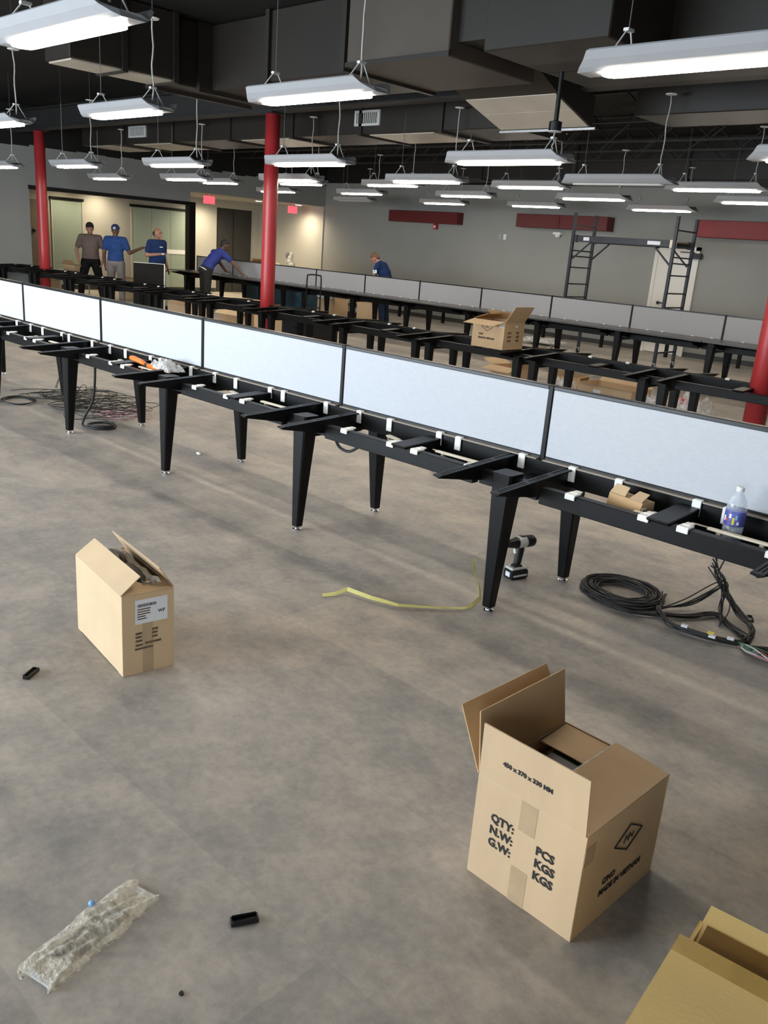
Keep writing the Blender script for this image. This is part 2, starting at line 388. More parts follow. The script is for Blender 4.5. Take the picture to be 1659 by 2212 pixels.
struct('window_4', MB().box(-1.3, 4.5, YF-.1, YF-.04, .3, .36).box(-1.3, 4.5, YF-.1, YF-.04, 2.89, 2.95).box(1.55, 1.61, YF-.1, YF-.04, .3, 2.95), 'blackmetal')

# door on the back wall
d = struct('door_1', MB().box(-8.78, -7.98, YB-.05, YB-.005, 0.01, 2.11), 'doorw', bevel=.004)
MB().box(-8.86, -8.78, YB-.06, YB-.002, 0, 2.18).box(-7.98, -7.90, YB-.06, YB-.002, 0, 2.18).box(-8.86, -7.90, YB-.06, YB-.002, 2.11, 2.18).obj('door_frame', 'doorw', d)
MB().box(-8.06, -7.84, YB-.14, YB-.05, 1.95, 2.06).box(-8.3, -8.0, YB-.09, YB-.07, 2.06, 2.08).obj('door_closer', 'blackplastic', d)
MB().lathe([(.035, 0), (.035, .02), (.015, .025), (.015, .06)], 14, (-8.62, YB-.05, 1.03), Matrix.Rotation(PI/2, 3, 'X')).box(-8.63, -8.48, YB-.12, YB-.095, 1.02, 1.045).obj('door_handle', 'blackplastic', d)

# red boxes along the back wall
for i, (a, b, z0, z1, lab, dep) in enumerate(((-16.49, -14.15, 2.37, 2.65, 'long dark red wall box, leftmost of the three', .26), (-12.33, -9.95, 2.39, 2.68, 'long dark red wall box behind the scaffold ladder', .30), (-7.96, -4.9, 2.37, 2.69, 'long red wall box at the right edge above the door side', .34))):
    t = thing('wall_box', lab, 'wall box', ((a+b)/2, YB, z0), 0, 'red boxes along the back wall')
    w = (b-a)/2; dm = 'darkred' if i < 2 else 'midred'
    MB().box(-w, -.02, -dep, -.001, 0, z1-z0).obj('panel', dm, t, bevel=.006)
    MB().box(-.012, w, -dep, -.001, 0, z1-z0).obj('panel', dm, t, bevel=.006)
    if i == 0:
        MB().box(.28, .38, -.10, -.02, -.14, -.001).obj('alarm_box', 'red', t); MB().box(.30, .36, -.105, -.10, -.10, -.05).obj('alarm_lens', 'white', t)
t = thing('security_camera', 'small white wall device below the middle red box', 'camera', (-11.3, YB, 2.27))
MB().box(-.10, .10, -.12, -.005, 0, .05).obj('mount', 'canopy', t); MB().ell((0, -.07, -.02), (.07, .05, .05)).obj('dome', 'canopy', t, smooth=True)
for x, m_, lab in ((-12.98, 'galv', 'grey wall plate left of the white one'), (-12.82, 'label', 'white wall plate right of the grey one')):
    t = thing('wall_plate', lab, 'wall plate', (x, YB, 2.09)); MB().box(-.04, .04, -.012, -.001, 0, .125).obj('plate', m_, t, bevel=.003); MB().box(-.012, .012, -.02, -.012, .04, .085).obj('switch', m_, t)

# exit signs and downlights in the alcove
for y, z, lab, s in ((13.62, 2.46, 'glowing red exit sign by the black post', .16), (16.45, 2.44, 'glowing red exit sign near the alcove corner', .15)):
    t = thing('exit_sign', lab, 'exit sign', (XL-.5, y, z-.02))
    MB().box(-.03, .03, -s, s, 0, .19).obj('housing', 'exitred', t, bevel=.004); MB().tube([(0, 0, .19), (0, 0, 2.67-z+.02)], .012, 8).obj('stem', 'canopy', t)
def downlight(x, y, z, lab, power):
    t = thing('downlight', lab, 'downlight', (x, y, z-.012), 0, 'recessed downlights behind the left wall')
    MB().lathe([(.11, 0), (.12, .01)], 24).obj('trim_ring', 'canopy', t); MB().lathe([(.085, -.004), (.09, .001)], 24).obj('lamp', 'downlight', t)
    l = bpy.data.lights.new('downlight_lamp', 'SPOT'); l.energy = power; l.color = (1.0, .84, .60); l.spot_size = math.radians(165); l.spot_blend = 1.0; l.shadow_soft_size = .10
    o = bpy.data.objects.new('downlight_lamp', l); COL.objects.link(o); o.location = (0, 0, -.03); o.parent = t
downlight(-21.6, 14.9, 2.67, 'warm downlight at the left end of the alcove soffit', 210)
downlight(-20.2, 15.55, 2.67, 'warm downlight beside the red column in the alcove', 110)
downlight(-19.85, 16.7, 2.67, 'warm downlight at the alcove corner by the grey wall', 130)
downlight(-21.8, 11.75, 2.67, 'warm downlight on the vestibule ceiling behind the header', 95)
downlight(-21.7, 10.7, 2.67, 'warm downlight near the brown vestibule door', 60)

# ------------------------------------------------------------------ columns and ceiling steel
Y2 = 8.2
for x, lab in ((-17.79, 'red round column at the left in front of the glass opening'), (-10.38, 'red round column in the middle of the photo'), (-2.94, 'red round column at the right edge')):
    t = thing('column', lab, 'column', (x, Y2, 0), 0, 'red columns along the middle bench')
    MB().lathe([(.105, 0), (.105, 1.15), (.105, 2.3), (.105, 3.40)], 28).obj('shaft', 'red', t, smooth=True)
    MB().lathe([(.135, 0), (.135, .02), (.108, .03)], 28).obj('base_collar', 'red', t)
    MB().box(-.14, .14, -.14, .14, 3.395, 3.42).obj('cap_plate', 'steel', t)
b = MB(); b.box(XL, XR, Y2-.12, Y2+.12, 3.42, 3.44).box(XL, XR, Y2-.12, Y2+.12, 3.78, 3.80).box(XL, XR, Y2-.006, Y2+.006, 3.44, 3.78)
tag(b.obj('steel_beam', 'steel'), 'black steel beam carried by the red columns', 'beam', kind='structure')
def joist(y, lab):
    t = thing('roof_joist', lab, 'joist', (0, y, 3.60), 0, 'open web joists under the black ceiling'); t['kind'] = 'structure'
    m = MB(); m.box(XL, XR, -.03, .03, 0, .03); m.obj('bottom_chord', 'steel', t)
    m = MB(); m.box(XL, XR, -.03, .03, .37, .40); m.obj('top_chord', 'steel', t)
    m = MB(); x = XL+.1; k = 0
    while x < XR-.5:
        m.tube([(x, 0, .03 if k % 2 else .37), (x+.42, 0, .37 if k % 2 else .03)], .014, 5); x += .42; k += 1
    m.obj('web', 'steel', t)
for i, y in enumerate((.4, 2.44, 11.3, 13.1, 14.2, 15.45)):
    joist(y, 'black open web roof joist, %s from the camera' % ORD[i])

# ducts
def flange(m, ax, a, y0, y1, z0, z1, w=.035, t=.03):
    if ax == 'x': m.box(a-t, a+t, y0-w, y1+w, z0-w, z1)
    else: m.box(y0-w, y1+w, a-t, a+t, z0-w, z1)
t = thing('air_duct', 'big black duct trunk ahead with brown end box and sloped underside coloured as lit', 'duct', (-6.0, 6.6, 3.3))
def dpart(n, m_, *bx, **k):
    m = MB()
    for q in bx: m.box(q[0]+6.0, q[1]+6.0, q[2]-6.6, q[3]-6.6, q[4]-3.3, q[5]-3.3)
    return m.obj(n, m_, t, **k)
dpart('end_box', 'ductbrown', (-6.47, -5.22, 5.95, 7.2, 3.30, 3.99), bevel=.01)
dpart('drive_slip', 'duct', (-6.53, -6.47, 5.92, 7.23, 3.27, 3.99), (-6.47, -5.2, 5.93, 5.949, 3.30, 3.34))
dpart('trunk_section', 'duct', (-7.9, -6.53, 6.18, 7.2, 3.31, 3.99), bevel=.01)
dpart('drive_slip', 'duct', (-7.95, -7.89, 6.14, 7.2, 3.27, 3.99))
dpart('trunk_section', 'duct', (-9.1, -7.95, 6.28, 7.2, 3.31, 3.99), bevel=.01)
dpart('drive_slip', 'duct', (-9.15, -9.09, 6.1, 7.2, 3.27, 3.99)); dpart('drive_slip', 'duct', (-9.62, -9.56, 5.72, 7.2, 3.27, 3.99))
dpart('trunk_section', 'duct', (-9.56, -9.15, 5.78, 7.2, 3.31, 3.99), bevel=.01)
dpart('branch', 'duct', (-9.55, -9.0, 4.50, 5.72, 3.32, 3.99), bevel=.01)
dpart('underside', 'ductlight', (-9.52, -9.03, 4.53, 5.08, 3.305, 3.319)); dpart('underside', 'ductlight', (-9.52, -9.03, 5.14, 5.70, 3.305, 3.319))
dpart('drive_slip', 'duct', (-9.57, -8.98, 5.08, 5.14, 3.29, 3.99)); dpart('drive_slip', 'duct', (-9.57, -8.98, 5.70, 5.76, 3.29, 3.99))
dpart('trunk_section', 'duct', (-5.22, -4.85, 6.05, 7.2, 3.42, 3.99))
# right part and its sloped transition
m = MB()
for q in ((-4.85, -1.2, 6.85, 7.55, 3.30, 3.99),): m.box(q[0]+6, q[1]+6, q[2]-6.6, q[3]-6.6, q[4]-3.3, q[5]-3.3)
m.obj('trunk_section', 'duct', t, bevel=.01)
dpart('trunk_section', 'duct', (-4.85, -3.7, 5.95, 6.85, 3.30, 3.99), bevel=.01)
m = MB(); m.prism([(7.25-6.6, .18), (7.67-6.6, 0), (8.36-6.6, -.21), (8.36-6.6, .08), (8.06-6.6, .10), (8.06-6.6, .68), (7.25-6.6, .68)], 1.18, 'x', -6.44+6); m.obj('transition', 'duct', t)
m = MB()
for (ya, yb_) in ((7.67, 7.98), (7.985, 8.33)):
    za = lambda y: -.21*(y-7.67)/.69
    p = [(ya-6.6, za(ya)-.008), (yb_-6.6, za(yb_)-.008), (yb_-6.6, za(yb_)-.001), (ya-6.6, za(ya)-.001)]
    MB().prism(p, 1.14, 'x', -6.42+6).obj('underside', 'ductlight', t)  # pale sheet paints the lit look onto the black slope
MB().box(-.46, .78, 1.76, 1.79, -.235, -.213).obj('hanger_strut', 'galv', t)
dpart('trunk_section', 'duct', (-5.2, -1.0, 9.08, 9.9, 3.30, 3.99), bevel=.01)
t = thing('air_duct', 'black duct trunk farther back with two white grilles', 'duct', (-12.5, 9.5, 3.22))
xs = [-17.6, -15.9, -14.2, -12.5, -10.9, -9.4, -7.9, -6.7]
for a, b in zip(xs[:-1], xs[1:]):
    MB().box(a+12.5+.02, b+12.5-.02, -.5, .5, 0, .77).obj('trunk_section', 'duct', t, bevel=.01)
    MB().box(b+12.5-.03, b+12.5+.03, -.53, .53, -.03, .77).obj('drive_slip', 'duct', t)
for a, b in ((-17.4, -16.5), (-15.7, -14.4), (-12.3, -11.1), (-9.3, -8.1)):
    MB().box(a+12.5, b+12.5, -.42, .42, -.012, -.002).obj('underside', 'ductlight', t)  # lit look of the duct bottom put into the colour
for gx, gw in ((-15.4, .30), (-9.27, .25)):
    g = MB(); g.box(gx+12.5-gw, gx+12.5+gw, -.53, -.501, .10, .13).box(gx+12.5-gw, gx+12.5+gw, -.53, -.501, .27, .30).box(gx+12.5-gw, gx+12.5-gw+.04, -.53, -.501, .13, .27).box(gx+12.5+gw-.04, gx+12.5+gw, -.53, -.501, .13, .27)
    g = g.obj('grille', 'grille', t)
    for k in range(11):
        xx = gx+12.5-gw+.06+k*(2*gw-.12)/10; MB().box(xx-.007, xx+.007, -.522, -.502, .13, .27).obj('louvre', 'grille', g)
t = thing('air_duct', 'low black duct along the top of the back wall', 'duct', (-9.0, 16.3, 3.3))
MB().box(-6.0, 7.0, -.5, .5, .02, .68).obj('trunk_section', 'duct', t, bevel=.01)
for k in range(6): MB().box(-6+k*2.4, -5.94+k*2.4, -.53, .53, -.01, .68).obj('drive_slip', 'duct', t)

# ------------------------------------------------------------------ pendant lights
def fixture_mesh():
    prof = [(-.175, .085, .58), (-.14, .050, .615), (-.10, .022, .66), (-.065, .006, .69), (.065, .006, .69), (.10, .022, .66), (.14, .050, .615), (.175, .085, .58)]
    top = [(.165, .095, .57), (.12, .062, .60), (.06, .040, .66), (-.06, .040, .66), (-.12, .062, .60), (-.165, .095, .57)]
    full = prof+top; n = len(full); vs = []
    for sx in (-1, 1):
        for y, z, hx in full: vs.append((sx*hx, y, z))
    fs = [(i, (i+1) % n, n+(i+1) % n, n+i) for i in range(n)]
    # end faces as strips between lower and upper profile
    low = list(range(0, 8)); up = [8+i for i in range(6)][::-1]
    for off in (0, n):
        fs.append((off+0, off+1, off+12, off+13)); fs.append((off+1, off+2, off+11, off+12)) ; fs.append((off+2, off+3, off+4, off+5, off+10, off+11))
        fs.append((off+5, off+6, off+9, off+10)); fs.append((off+6, off+7, off+8, off+9))
    return MB().add(vs, fs).mesh('body', m='fixture')
def lens_mesh(m_):
    mb = MB(); hx, hy = .56, .062; r = .05; pts = []
    for cx, cy, a0 in ((hx-r, hy-r, 0), (-hx+r, hy-r, 90), (-hx+r, -hy+r, 180), (hx-r, -hy+r, 270)):
        for k in range(4):
            a = math.radians(a0+30*k); pts.append((cx+r*math.cos(a), cy+r*math.sin(a)))
    mb.prism(pts, .016, 'z', -.010); return mb.mesh('lens', m=m_)
FX, LN, LNO = fixture_mesh(), lens_mesh('lens'), lens_mesh('lensoff')
def hanger_mesh(x):
    m = MB(); m.tube([(x, -.12, .07), (x+.02, -.02, .20)], .0045, 5).tube([(x, .12, .07), (x+.02, .02, .20)], .0045, 5).box(x+.005, x+.035, -.03, .03, .195, .21)
    return m.mesh('hanger', m='canopy')
HL, HR = hanger_mesh(-.47), hanger_mesh(.45)
STRAP = MB().box(-.463, -.437, -.105, -.09, .075, .195).mesh('hanger_tag', m='canopy')
def pendant(x, y, z, lab, lit=True, ztop=3.46, rod=True):
    t = thing('pendant_light', lab, 'pendant light', (x, y, z+.010), 0, 'linear pendant lights under the black ceiling')
    link('body', FX, t); link('lens', LN if lit else LNO, t); link('hanger', HL, t); link('hanger', HR, t)
    h = ztop-z-.01
    MB().tube([(-.45, 0, .205), (-.45, 0, h)], .003, 5).obj('suspension_wire', 'wire', t)
    pts = [(.47+.006*math.sin(k*1.7+x), .006*math.cos(k*1.3+y), .10+(h-.10)*k/9) for k in range(10)]
    MB().tube(pts, .0075, 6).obj('power_cord', 'cable', t, smooth=True)
    MB().lathe([(.055, h-.012), (.062, h-.004), (.03, h)], 18, (.47, 0, 0)).obj('canopy', 'canopy', t)
    if rod:
        MB().tube([(.47, 0, h), (.47, 0, ZC-z-.011)], .006, 6).obj('drop_rod', 'steel', t)
        MB().tube([(-.45, 0, h), (-.45, 0, ZC-z-.011)], .003, 5).obj('drop_rod', 'steel', t)
    return t
rows = [  # pendants out of view continue the grid, added for extra light
    (2.34, 2.66, [-4.72, -7.47, -10.2, -1.95]),
    (4.38, 2.70, [-10.5, -7.71, -5.08, -2.16]),
    (6.66, 2.53, [-15.97, -13.21, -10.44, -7.77, -5.02, -2.12]),
    (8.87, 2.565, [-16.26, -13.6, -10.75, -7.98, -5.15, -2.4]),
    (11.1, 2.71, [-15.75, -13.15, -10.75, -7.9, -5.04, -2.2]),
    (12.88, 2.70, [-16.05, -13.33, -10.58, -7.89, -5.15]),
    (15.2, 2.71, [-15.95, -13.08, -10.62, -7.86, -5.0]),
]
UNLIT = {(3, 4), (6, 0)}
ROD = {2, 3}
for ri, (y, z, xs_) in enumerate(rows):
    for ci, x in enumerate(xs_):
        lit = (ri, ci) not in UNLIT
        lab0 = 'lit white pendant light in the top left corner, nearest of all' if ci == 0 else '%s white pendant light of the nearest row, unseen, added for light' % ORD[ci]
        pendant(x, y, z, lab0 if ri == 0 else '%s white pendant light, %s from left in the %s row from the camera' % ('lit' if lit else 'unlit', ORD[ci], ORD[ri]), lit, 2.80 if (ri, ci) == (2, 4) else 3.30 if (ri, ci) == (2, 3) else 3.46, (ri, ci) not in ((2, 3), (2, 4)))
t = thing('junction_box', 'small black ceiling can over the wide pendant light', 'junction box', (-4.55, 6.66, 2.80))
MB().lathe([(.055, 0), (.055, .07), (.02, .08), (.02, .46)], 18).obj('can', 'blackplastic', t)

# ------------------------------------------------------------------ bench frames
PITCH = 1.524
def taper_leg_mesh(s):
    # s = -1: front leg (outer edge vertical on -y side), s = 1: rear leg
    def sq(hw, cy, z, ch):
        p = [(-hw+ch, cy-hw, z), (hw-ch, cy-hw, z), (hw, cy-hw+ch, z), (hw, cy+hw-ch, z), (hw-ch, cy+hw, z), (-hw+ch, cy+hw, z), (-hw, cy+hw-ch, z), (-hw, cy-hw+ch, z)]
        return p
    a = sq(.026, 0, .028, .006); b = sq(.058, -s*.032, .735, .010)
    vs = a+b; fs = [tuple(range(8))[::-1], tuple(range(8, 16))]+[(i, (i+1) % 8, 8+(i+1) % 8, 8+i) for i in range(8)]
    return MB().add(vs, fs).mesh('leg', m='blackmetal')
def straight_leg_mesh():
    return MB().hexa([(-.028, -.028, .028), (.028, -.028, .028), (.028, .028, .028), (-.028, .028, .028)], [(-.045, -.045, .70), (.045, -.045, .70), (.045, .045, .70), (-.045, .045, .70)]).mesh('leg', bevel=.004, m='blackmetal')
LEGF, LEGB, LEGS = taper_leg_mesh(-1), taper_leg_mesh(1), straight_leg_mesh()
FOOT = MB().lathe([(.027, 0), (.029, .003), (.029, .008), (.016, .013), (.019, .018), (.019, .030)], 16).mesh('foot', m='chrome')
def bracket_mesh(s):
    m = MB()
    poly = [(s*-.04, .762), (s*-.04, .655), (s*-.30, .655), (s*-.36, .662), (s*-.655, .712), (s*-.667, .722), (s*-.667, .730)]
    m.prism(poly, .010, 'x', -.005)
    for q in (-.024, .010):   # slotted top flange: two strips
        m.hexa([(q, s*-.667, .722), (q+.014, s*-.667, .722), (q+.014, s*-.05, .755), (q, s*-.05, .755)], [(q, s*-.667, .730), (q+.014, s*-.667, .730), (q+.014, s*-.05, .763), (q, s*-.05, .763)])
    for y in (-.667, -.43, -.24):
        z = .722+(.755-.722)*(y+.667)/.617
        y0, y1 = sorted((s*y, s*(y+.03)))
        m.box(-.012, .012, y0, y1, z-.002, z+.009)
    return m.mesh('bracket', m='blackmetal')
BRF, BRB = bracket_mesh(1), bracket_mesh(-1)
BEAM = MB().box(.21, PITCH-.19, -.025, .025, .635, .717).mesh('beam', bevel=.004, m='blackmetal')
SPINE = MB().box(.0, PITCH, -.006, .006, .668, .765).box(0, PITCH, -.006, .012, .668, .674).mesh('spine_plate', m='blackmetal')
CROSS = MB().box(-.032, .032, -.30, .30, .60, .69).mesh('cross_member', bevel=.004, m='blackmetal')
CROSSR = MB().box(-.17, .185, -.025, .025, .64, .715).mesh('end_block', bevel=.004, m='blackmetal')
TRAY = MB().box(.47, PITCH-.2, -.12, .115, .655, .661).mesh('cable_tray', m='blackmetal')
MIDB = MB().prism([(-.17, .728), (.13, .742), (.13, .70), (-.05, .66), (-.13, .70), (-.17, .718)], .105, 'x', -.052).mesh('mid_bracket', bevel=.004, m='blackmetal')
SHEEN_STRIP = MB().box(.02, PITCH-.02, -.012, .016, .765, .771).mesh('flange_sheen', m='tan')  # thin strip on the flange, coloured as its reflected highlight
CLIPF = MB().box(-.026, .026, -.034, .026, .717, .727).box(-.026, .026, -.036, -.028, .700, .722).box(-.018, .018, .0, .05, .722, .730).mesh('clip', bevel=.002, m='clip')
CLIPB = MB().box(-.021, .021, -.016, -.008, .700, .774).box(-.021, .021, -.012, .014, .766, .776).mesh('clip', bevel=.002, m='clip')
STRIP = MB().box(-.14, .14, -.014, .014, .712, .722).box(-.10, -.08, -.012, .012, .662, .712).box(.08, .10, -.012, .012, .662, .712).mesh('packing_strip', bevel=.002, m='cream')
STRIP2 = MB().box(-.06, .06, -.015, .015, .700, .712).box(-.05, -.03, -.012, .012, .662, .70).box(.03, .05, -.012, .012, .662, .70).mesh('packing_strip', bevel=.002, m='cream')
DOT = MB().box(-.02, .02, -.008, .008, -.012, 0).mesh('glide', m='clip')

def bench(y0, xs, label, near_detail, double_legs):
    t = thing('bench_frame', label, 'bench frame', (xs[len(xs)//2], y0, 0), 0, 'long black bench frames')
    ox = t.location.x
    for i, x in enumerate(xs):
        x = x-ox
        for dx in ((-.11, .11) if double_legs else (0,)):
            for s in (-1, 1):
                l = link('leg', (LEGS if double_legs else (LEGF if s < 0 else LEGB)), t, (x+dx, s*.349 if not double_legs else s*.37, 0))
                link('foot', FOOT, l)
            link('cross_member', CROSS, t, (x+dx, 0, 0))
        link('end_block', CROSSR, t, (x, -.30, 0)); link('end_block', CROSSR, t, (x, .30, 0)); link('end_block', CROSSR, t, (x, -.04, 0))
        for dx in (-.165, .18):
            link('bracket', BRF, t, (x+dx, 0, 0)); link('bracket', BRB, t, (x+dx, 0, 0))
    for i in range(len(xs)-1):
        x = xs[i]-ox
        for s in (-1, 1):
            link('beam', BEAM, t, (x, s*.325, 0))
            link('spine_plate', SPINE, t, (x, s*.05, 0))
            link('cable_tray', TRAY, t, (x, s*.17, 0))
            link('mid_bracket', MIDB, t, (x+.82, s*.20, 0), (0, 0, 0 if s < 0 else PI))
        if near_detail == 1:
            link('flange_sheen', SHEEN_STRIP, t, (x, -.05, 0))
            for c in (.38, .75, .93, 1.30): link('clip', CLIPF, t, (x+c, -.325, 0))
            for c in (.20, .46, .85, .99, 1.42): link('clip', CLIPB, t, (x+c, -.052, 0))
            link('packing_strip', STRIP, t, (x+1.13, -.24, 0), (0, 0, .02)); link('packing_strip', STRIP2, t, (x+.62, -.19, .0), (0, 0, -.25)); link('packing_strip', STRIP2, t, (x+.72, -.27, .0), (0, 0, .05))
        elif near_detail == 2:
            for c in (.55, 1.0): link('clip', CLIPB, t, (x+c, .04, 0))
    return t
R1 = [-2.32-PITCH*k for k in range(6, -2, -1)]
Y1 = 3.682
B1 = bench(Y1, R1, 'near black bench frame with tapered legs below the pale divider panels', 1, False)
R2 = [-3.84-PITCH*k for k in range(10, -3, -1)]
B2 = bench(8.22, R2, 'middle black bench frame without panels, running between the red columns', 2, True)
Y3 = 12.737
R3 = [-5.272-PITCH*k for k in range(9, -2, -1)]
B3 = bench(Y3, R3, 'far black bench frame carrying the black worktops', 0, False)

# divider panels
PF = MB().box(.014, PITCH-.014, -.018, .018, .782, 1.128).mesh('fabric_pad', bevel=.004, m='fabric')
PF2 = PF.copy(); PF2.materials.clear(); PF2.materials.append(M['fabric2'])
PT = MB().box(.0145, PITCH-.0145, -.022, .022, 1.126, 1.146).mesh('top_rail', bevel=.003, m='blackplastic')
PB = MB().box(.0145, PITCH-.0145, -.022, .022, .764, .784).mesh('bottom_rail', bevel=.003, m='blackplastic')
PP = MB().box(-.014, .014, -.024, .024, .762, 1.148).mesh('post', bevel=.003, m='blackmetal')
def panels(y, xs, where, pf, names, group):
    for i in range(len(xs)-1):
        t = thing('divider_panel', 'pale grey fabric divider panel with black edge, %s from left in the %s' % (names[i], where), 'divider panel', (xs[i], y, 0), 0, group)
        link('fabric_pad', pf, t); link('top_rail', PT, t); link('bottom_rail', PB, t); link('post', PP, t)
        if i == len(xs)-2: link('post', PP, t, (PITCH, 0, 0))
panels(Y1-.013, R1[1:], 'near row', PF, ORD, 'divider panels on the near bench')
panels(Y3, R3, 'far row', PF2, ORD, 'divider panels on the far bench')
# worktops on the far bench
for i in range(len(R3)-1):
    t = thing('worktop', 'black worktop board on the far bench, %s from left' % ORD[i], 'worktop', (R3[i], Y3, .764), 0, 'worktops on the far bench')
    x0 = -.28 if i == 0 else .004
    MB().box(x0, PITCH-.004, -.70, -.075, 0, .026).obj('board', 'worktop', t, bevel=.003)
    for c in (.25, .5, 1.0, 1.3): link('glide', DOT, t, (c, -.55, .0)); link('clip', DOT, t, (c+.1, -.088, .038))

# ------------------------------------------------------------------ cartons
def carton_body(L, W, H, t, m_='card', th=.004, name='body'):
    m = MB(); m.box(0, L, 0, th, 0, H).box(0, L, W-th, W, 0, H).box(0, th, th, W-th, 0, H).box(L-th, L, th, W-th, 0, H).box(th, L-th, th, W-th, 0, th)
    return m.obj(name, m_, t, bevel=.0012)
def flap(t, p0, p1, outdir, ang, ln, m_='card', th=.004, trim=.004, skew=0.0):
    # hinged along p0-p1; outdir is horizontal outward unit; ang: 0 = hanging outward horizontal, 90 = straight up, 180 = closed inward
    p0 = Vector(p0); p1 = Vector(p1); e = (p1-p0).normalized(); o = Vector(outdir).normalized()
    a = math.radians(ang); d = o*math.cos(a)+Vector((0, 0, 1))*math.sin(a)
    n = e.cross(d).normalized()*th
    a0 = p0+e*trim; a1 = p1-e*trim; b0 = a0+d*ln+e*(.006+skew); b1 = a1+d*ln-e*(.006-skew)
    return MB().hexa([a0, a1, a1+n, a0+n], [b0, b1, b1+n, b0+n]).obj('flap', m_, t)
def quad_on(t, name, m_, o, ux, uy, w, h, off=.0012):
    mt = frame(o, ux, uy); n = mt.to_3x3().col[2]
    m = MB(); m.box(0, w, 0, h, 0, off, mt); return m.obj(name, m_, t)
def diamond(t, o, ux, uy, w, h, m_='ink', lw=.004):
    mt = frame(o, ux, uy); m = MB(); P4 = [Vector((-w/2, 0, .001)), Vector((0, -h/2, .001)), Vector((w/2, 0, .001)), Vector((0, h/2, .001))]
    for i in range(4):
        a, b = P4[i], P4[(i+1) % 4]; m.tube([mt @ a, mt @ b], lw/2, 4)
    # squiggle monogram inside
    for k in range(2):
        pts = [Vector((-w*.16+k*w*.14, -h*.13, .001)), Vector((-w*.10+k*w*.14, h*.15, .001)), Vector((-w*.02+k*w*.14, -h*.10, .001)), Vector((w*.06+k*w*.12, h*.08, .001))]
        m.tube([mt @ p for p in pts], lw*.4, 4)
    return m.obj('printed_logo', m_, t)

# foreground open carton (450 x 370 x 330)
bx = thing('carton', 'open brown carton printed QTY and KGS standing in the foreground', 'box', (-1.187, 1.757, 0), math.radians(-1.2))
L, W, H = .364, .441, .338
carton_body(L, W, H, bx)
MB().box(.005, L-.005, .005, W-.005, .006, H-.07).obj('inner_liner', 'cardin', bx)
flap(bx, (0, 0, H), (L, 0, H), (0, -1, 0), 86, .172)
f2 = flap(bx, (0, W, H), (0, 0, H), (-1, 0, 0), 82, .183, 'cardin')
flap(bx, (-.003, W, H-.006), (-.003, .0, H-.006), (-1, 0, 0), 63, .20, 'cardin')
flap(bx, (L, 0, H), (L, W, H), (1, 0, 0), 174, .176)
flap(bx, (L, W, H-.008), (0, W, H-.008), (0, 1, 0), 181, .150, 'cardpale')
MB().box(L-.18, L-.172, .02, W-.02, H+.0185, H+.0215).obj('tape_edge', 'film', bx)
MB().box(.19, .21, .01, .36, H-.012, H+.002).box(.06, .20, .10, .30, H-.05, H-.018).obj('black_contents', 'blackplastic', bx)
Ux, Uz, Uy = (1, 0, 0), (0, 0, 1), (0, 1, 0)
def tx(t, s, size, o, ux, uy, m_='ink', bold=.0016): return text_obj(s, size, m_, t, frame(o, ux, uy), bold=bold)
e = -.0015
for k, s in enumerate(('QTY:', 'N.W:', 'G.W:')): tx(bx, s, .036, (.062, e, .213-.040*k), Ux, Uz)
for k, s in enumerate(('PCS', 'KGS', 'KGS')): tx(bx, s, .036, (.220, e, .198-.040*k), Ux, Uz)
tx(bx, '450 x 370 x 330 MM', .0195, (.085, -.0102, H+.072), Ux, (0, -math.cos(math.radians(86)), math.sin(math.radians(86))), bold=.0011)
quad_on(bx, 'tape_strip', 'tape', (.15, -.0002, 0.0), Ux, Uz, .055, .115, .0006); bx.children[-1].name = 'tape_strip'
quad_on(bx, 'tape_strip', 'tape', (.155, -.0002, H-.10), Ux, Uz, .055, .098, .0006)
diamond(bx, (L+.002, .235, .225), Uy, Uz, .15, .085)
tx(bx, 'C/NO', .026, (L+.0015, .125, .120), Uy, Uz, 'ink'); tx(bx, 'MADE IN VIETNAM', .027, (L+.0015, .115, .085), Uy, Uz, 'ink')
quad_on(bx, 'tape_strip', 'tape', (L+.0003, 0.001, .24), Uy, Uz, .05, .06, .0006)
# white crease line
MB().box(.005, L-.005, -.0035, -.0005, H-.001, H+.002).obj('crease_tear', 'cream', bx)

# narrow carton at the left
bx = thing('carton', 'narrow brown carton with white shipping label and black contents', 'box', (-3.34, 1.62, 0), math.radians(-7.6))
L, W, H = .524, .222, .355
carton_body(L, W, H, bx, 'cardpale')
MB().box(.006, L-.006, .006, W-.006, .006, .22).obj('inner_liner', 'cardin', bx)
flap(bx, (0, 0, H), (L, 0, H), (0, -1, 0), 142, .108, 'cardpale')
flap(bx, (L, W, H), (0, W, H), (0, 1, 0), 124, .108, 'card')
flap(bx, (L, 0, H-.004), (L, W, H-.004), (1, 0, 0), 172, .10, 'card')
flap(bx, (0, W, H-.012), (0, 0, H-.012), (-1, 0, 0), 180, .10, 'card')
m = MB(); m.ell((.16, .115, H+.005), (.10, .045, .05)).ell((.33, .12, H-.005), (.13, .045, .045)); m.obj('black_contents', 'blackplastic', bx, smooth=True)
def wavy(x0, x1, y0, y1, z, amp, nx, ny, seed):
    rn = random.Random(seed); vs = []; fs = []
    for lay in (0, -.006):
        for a in range(nx+1):
            for b_ in range(ny+1):
                rn2 = random.Random(seed*1000+a*50+b_)
                vs.append((x0+(x1-x0)*a/nx+rn2.uniform(-.006, .006), y0+(y1-y0)*b_/ny, z+rn2.uniform(-amp, amp)+lay))
    q = (nx+1)*(ny+1)
    for o_ in (0, q):
        for a in range(nx):
            for b_ in range(ny):
                k = o_+a*(ny+1)+b_; fs.append((k, k+1, k+ny+2, k+ny+1))
    return MB().add(vs, fs)
wavy(.05, .47, .115, .19, H+.016, .014, 14, 4, 3).obj('foam_wrap', 'foam', bx)
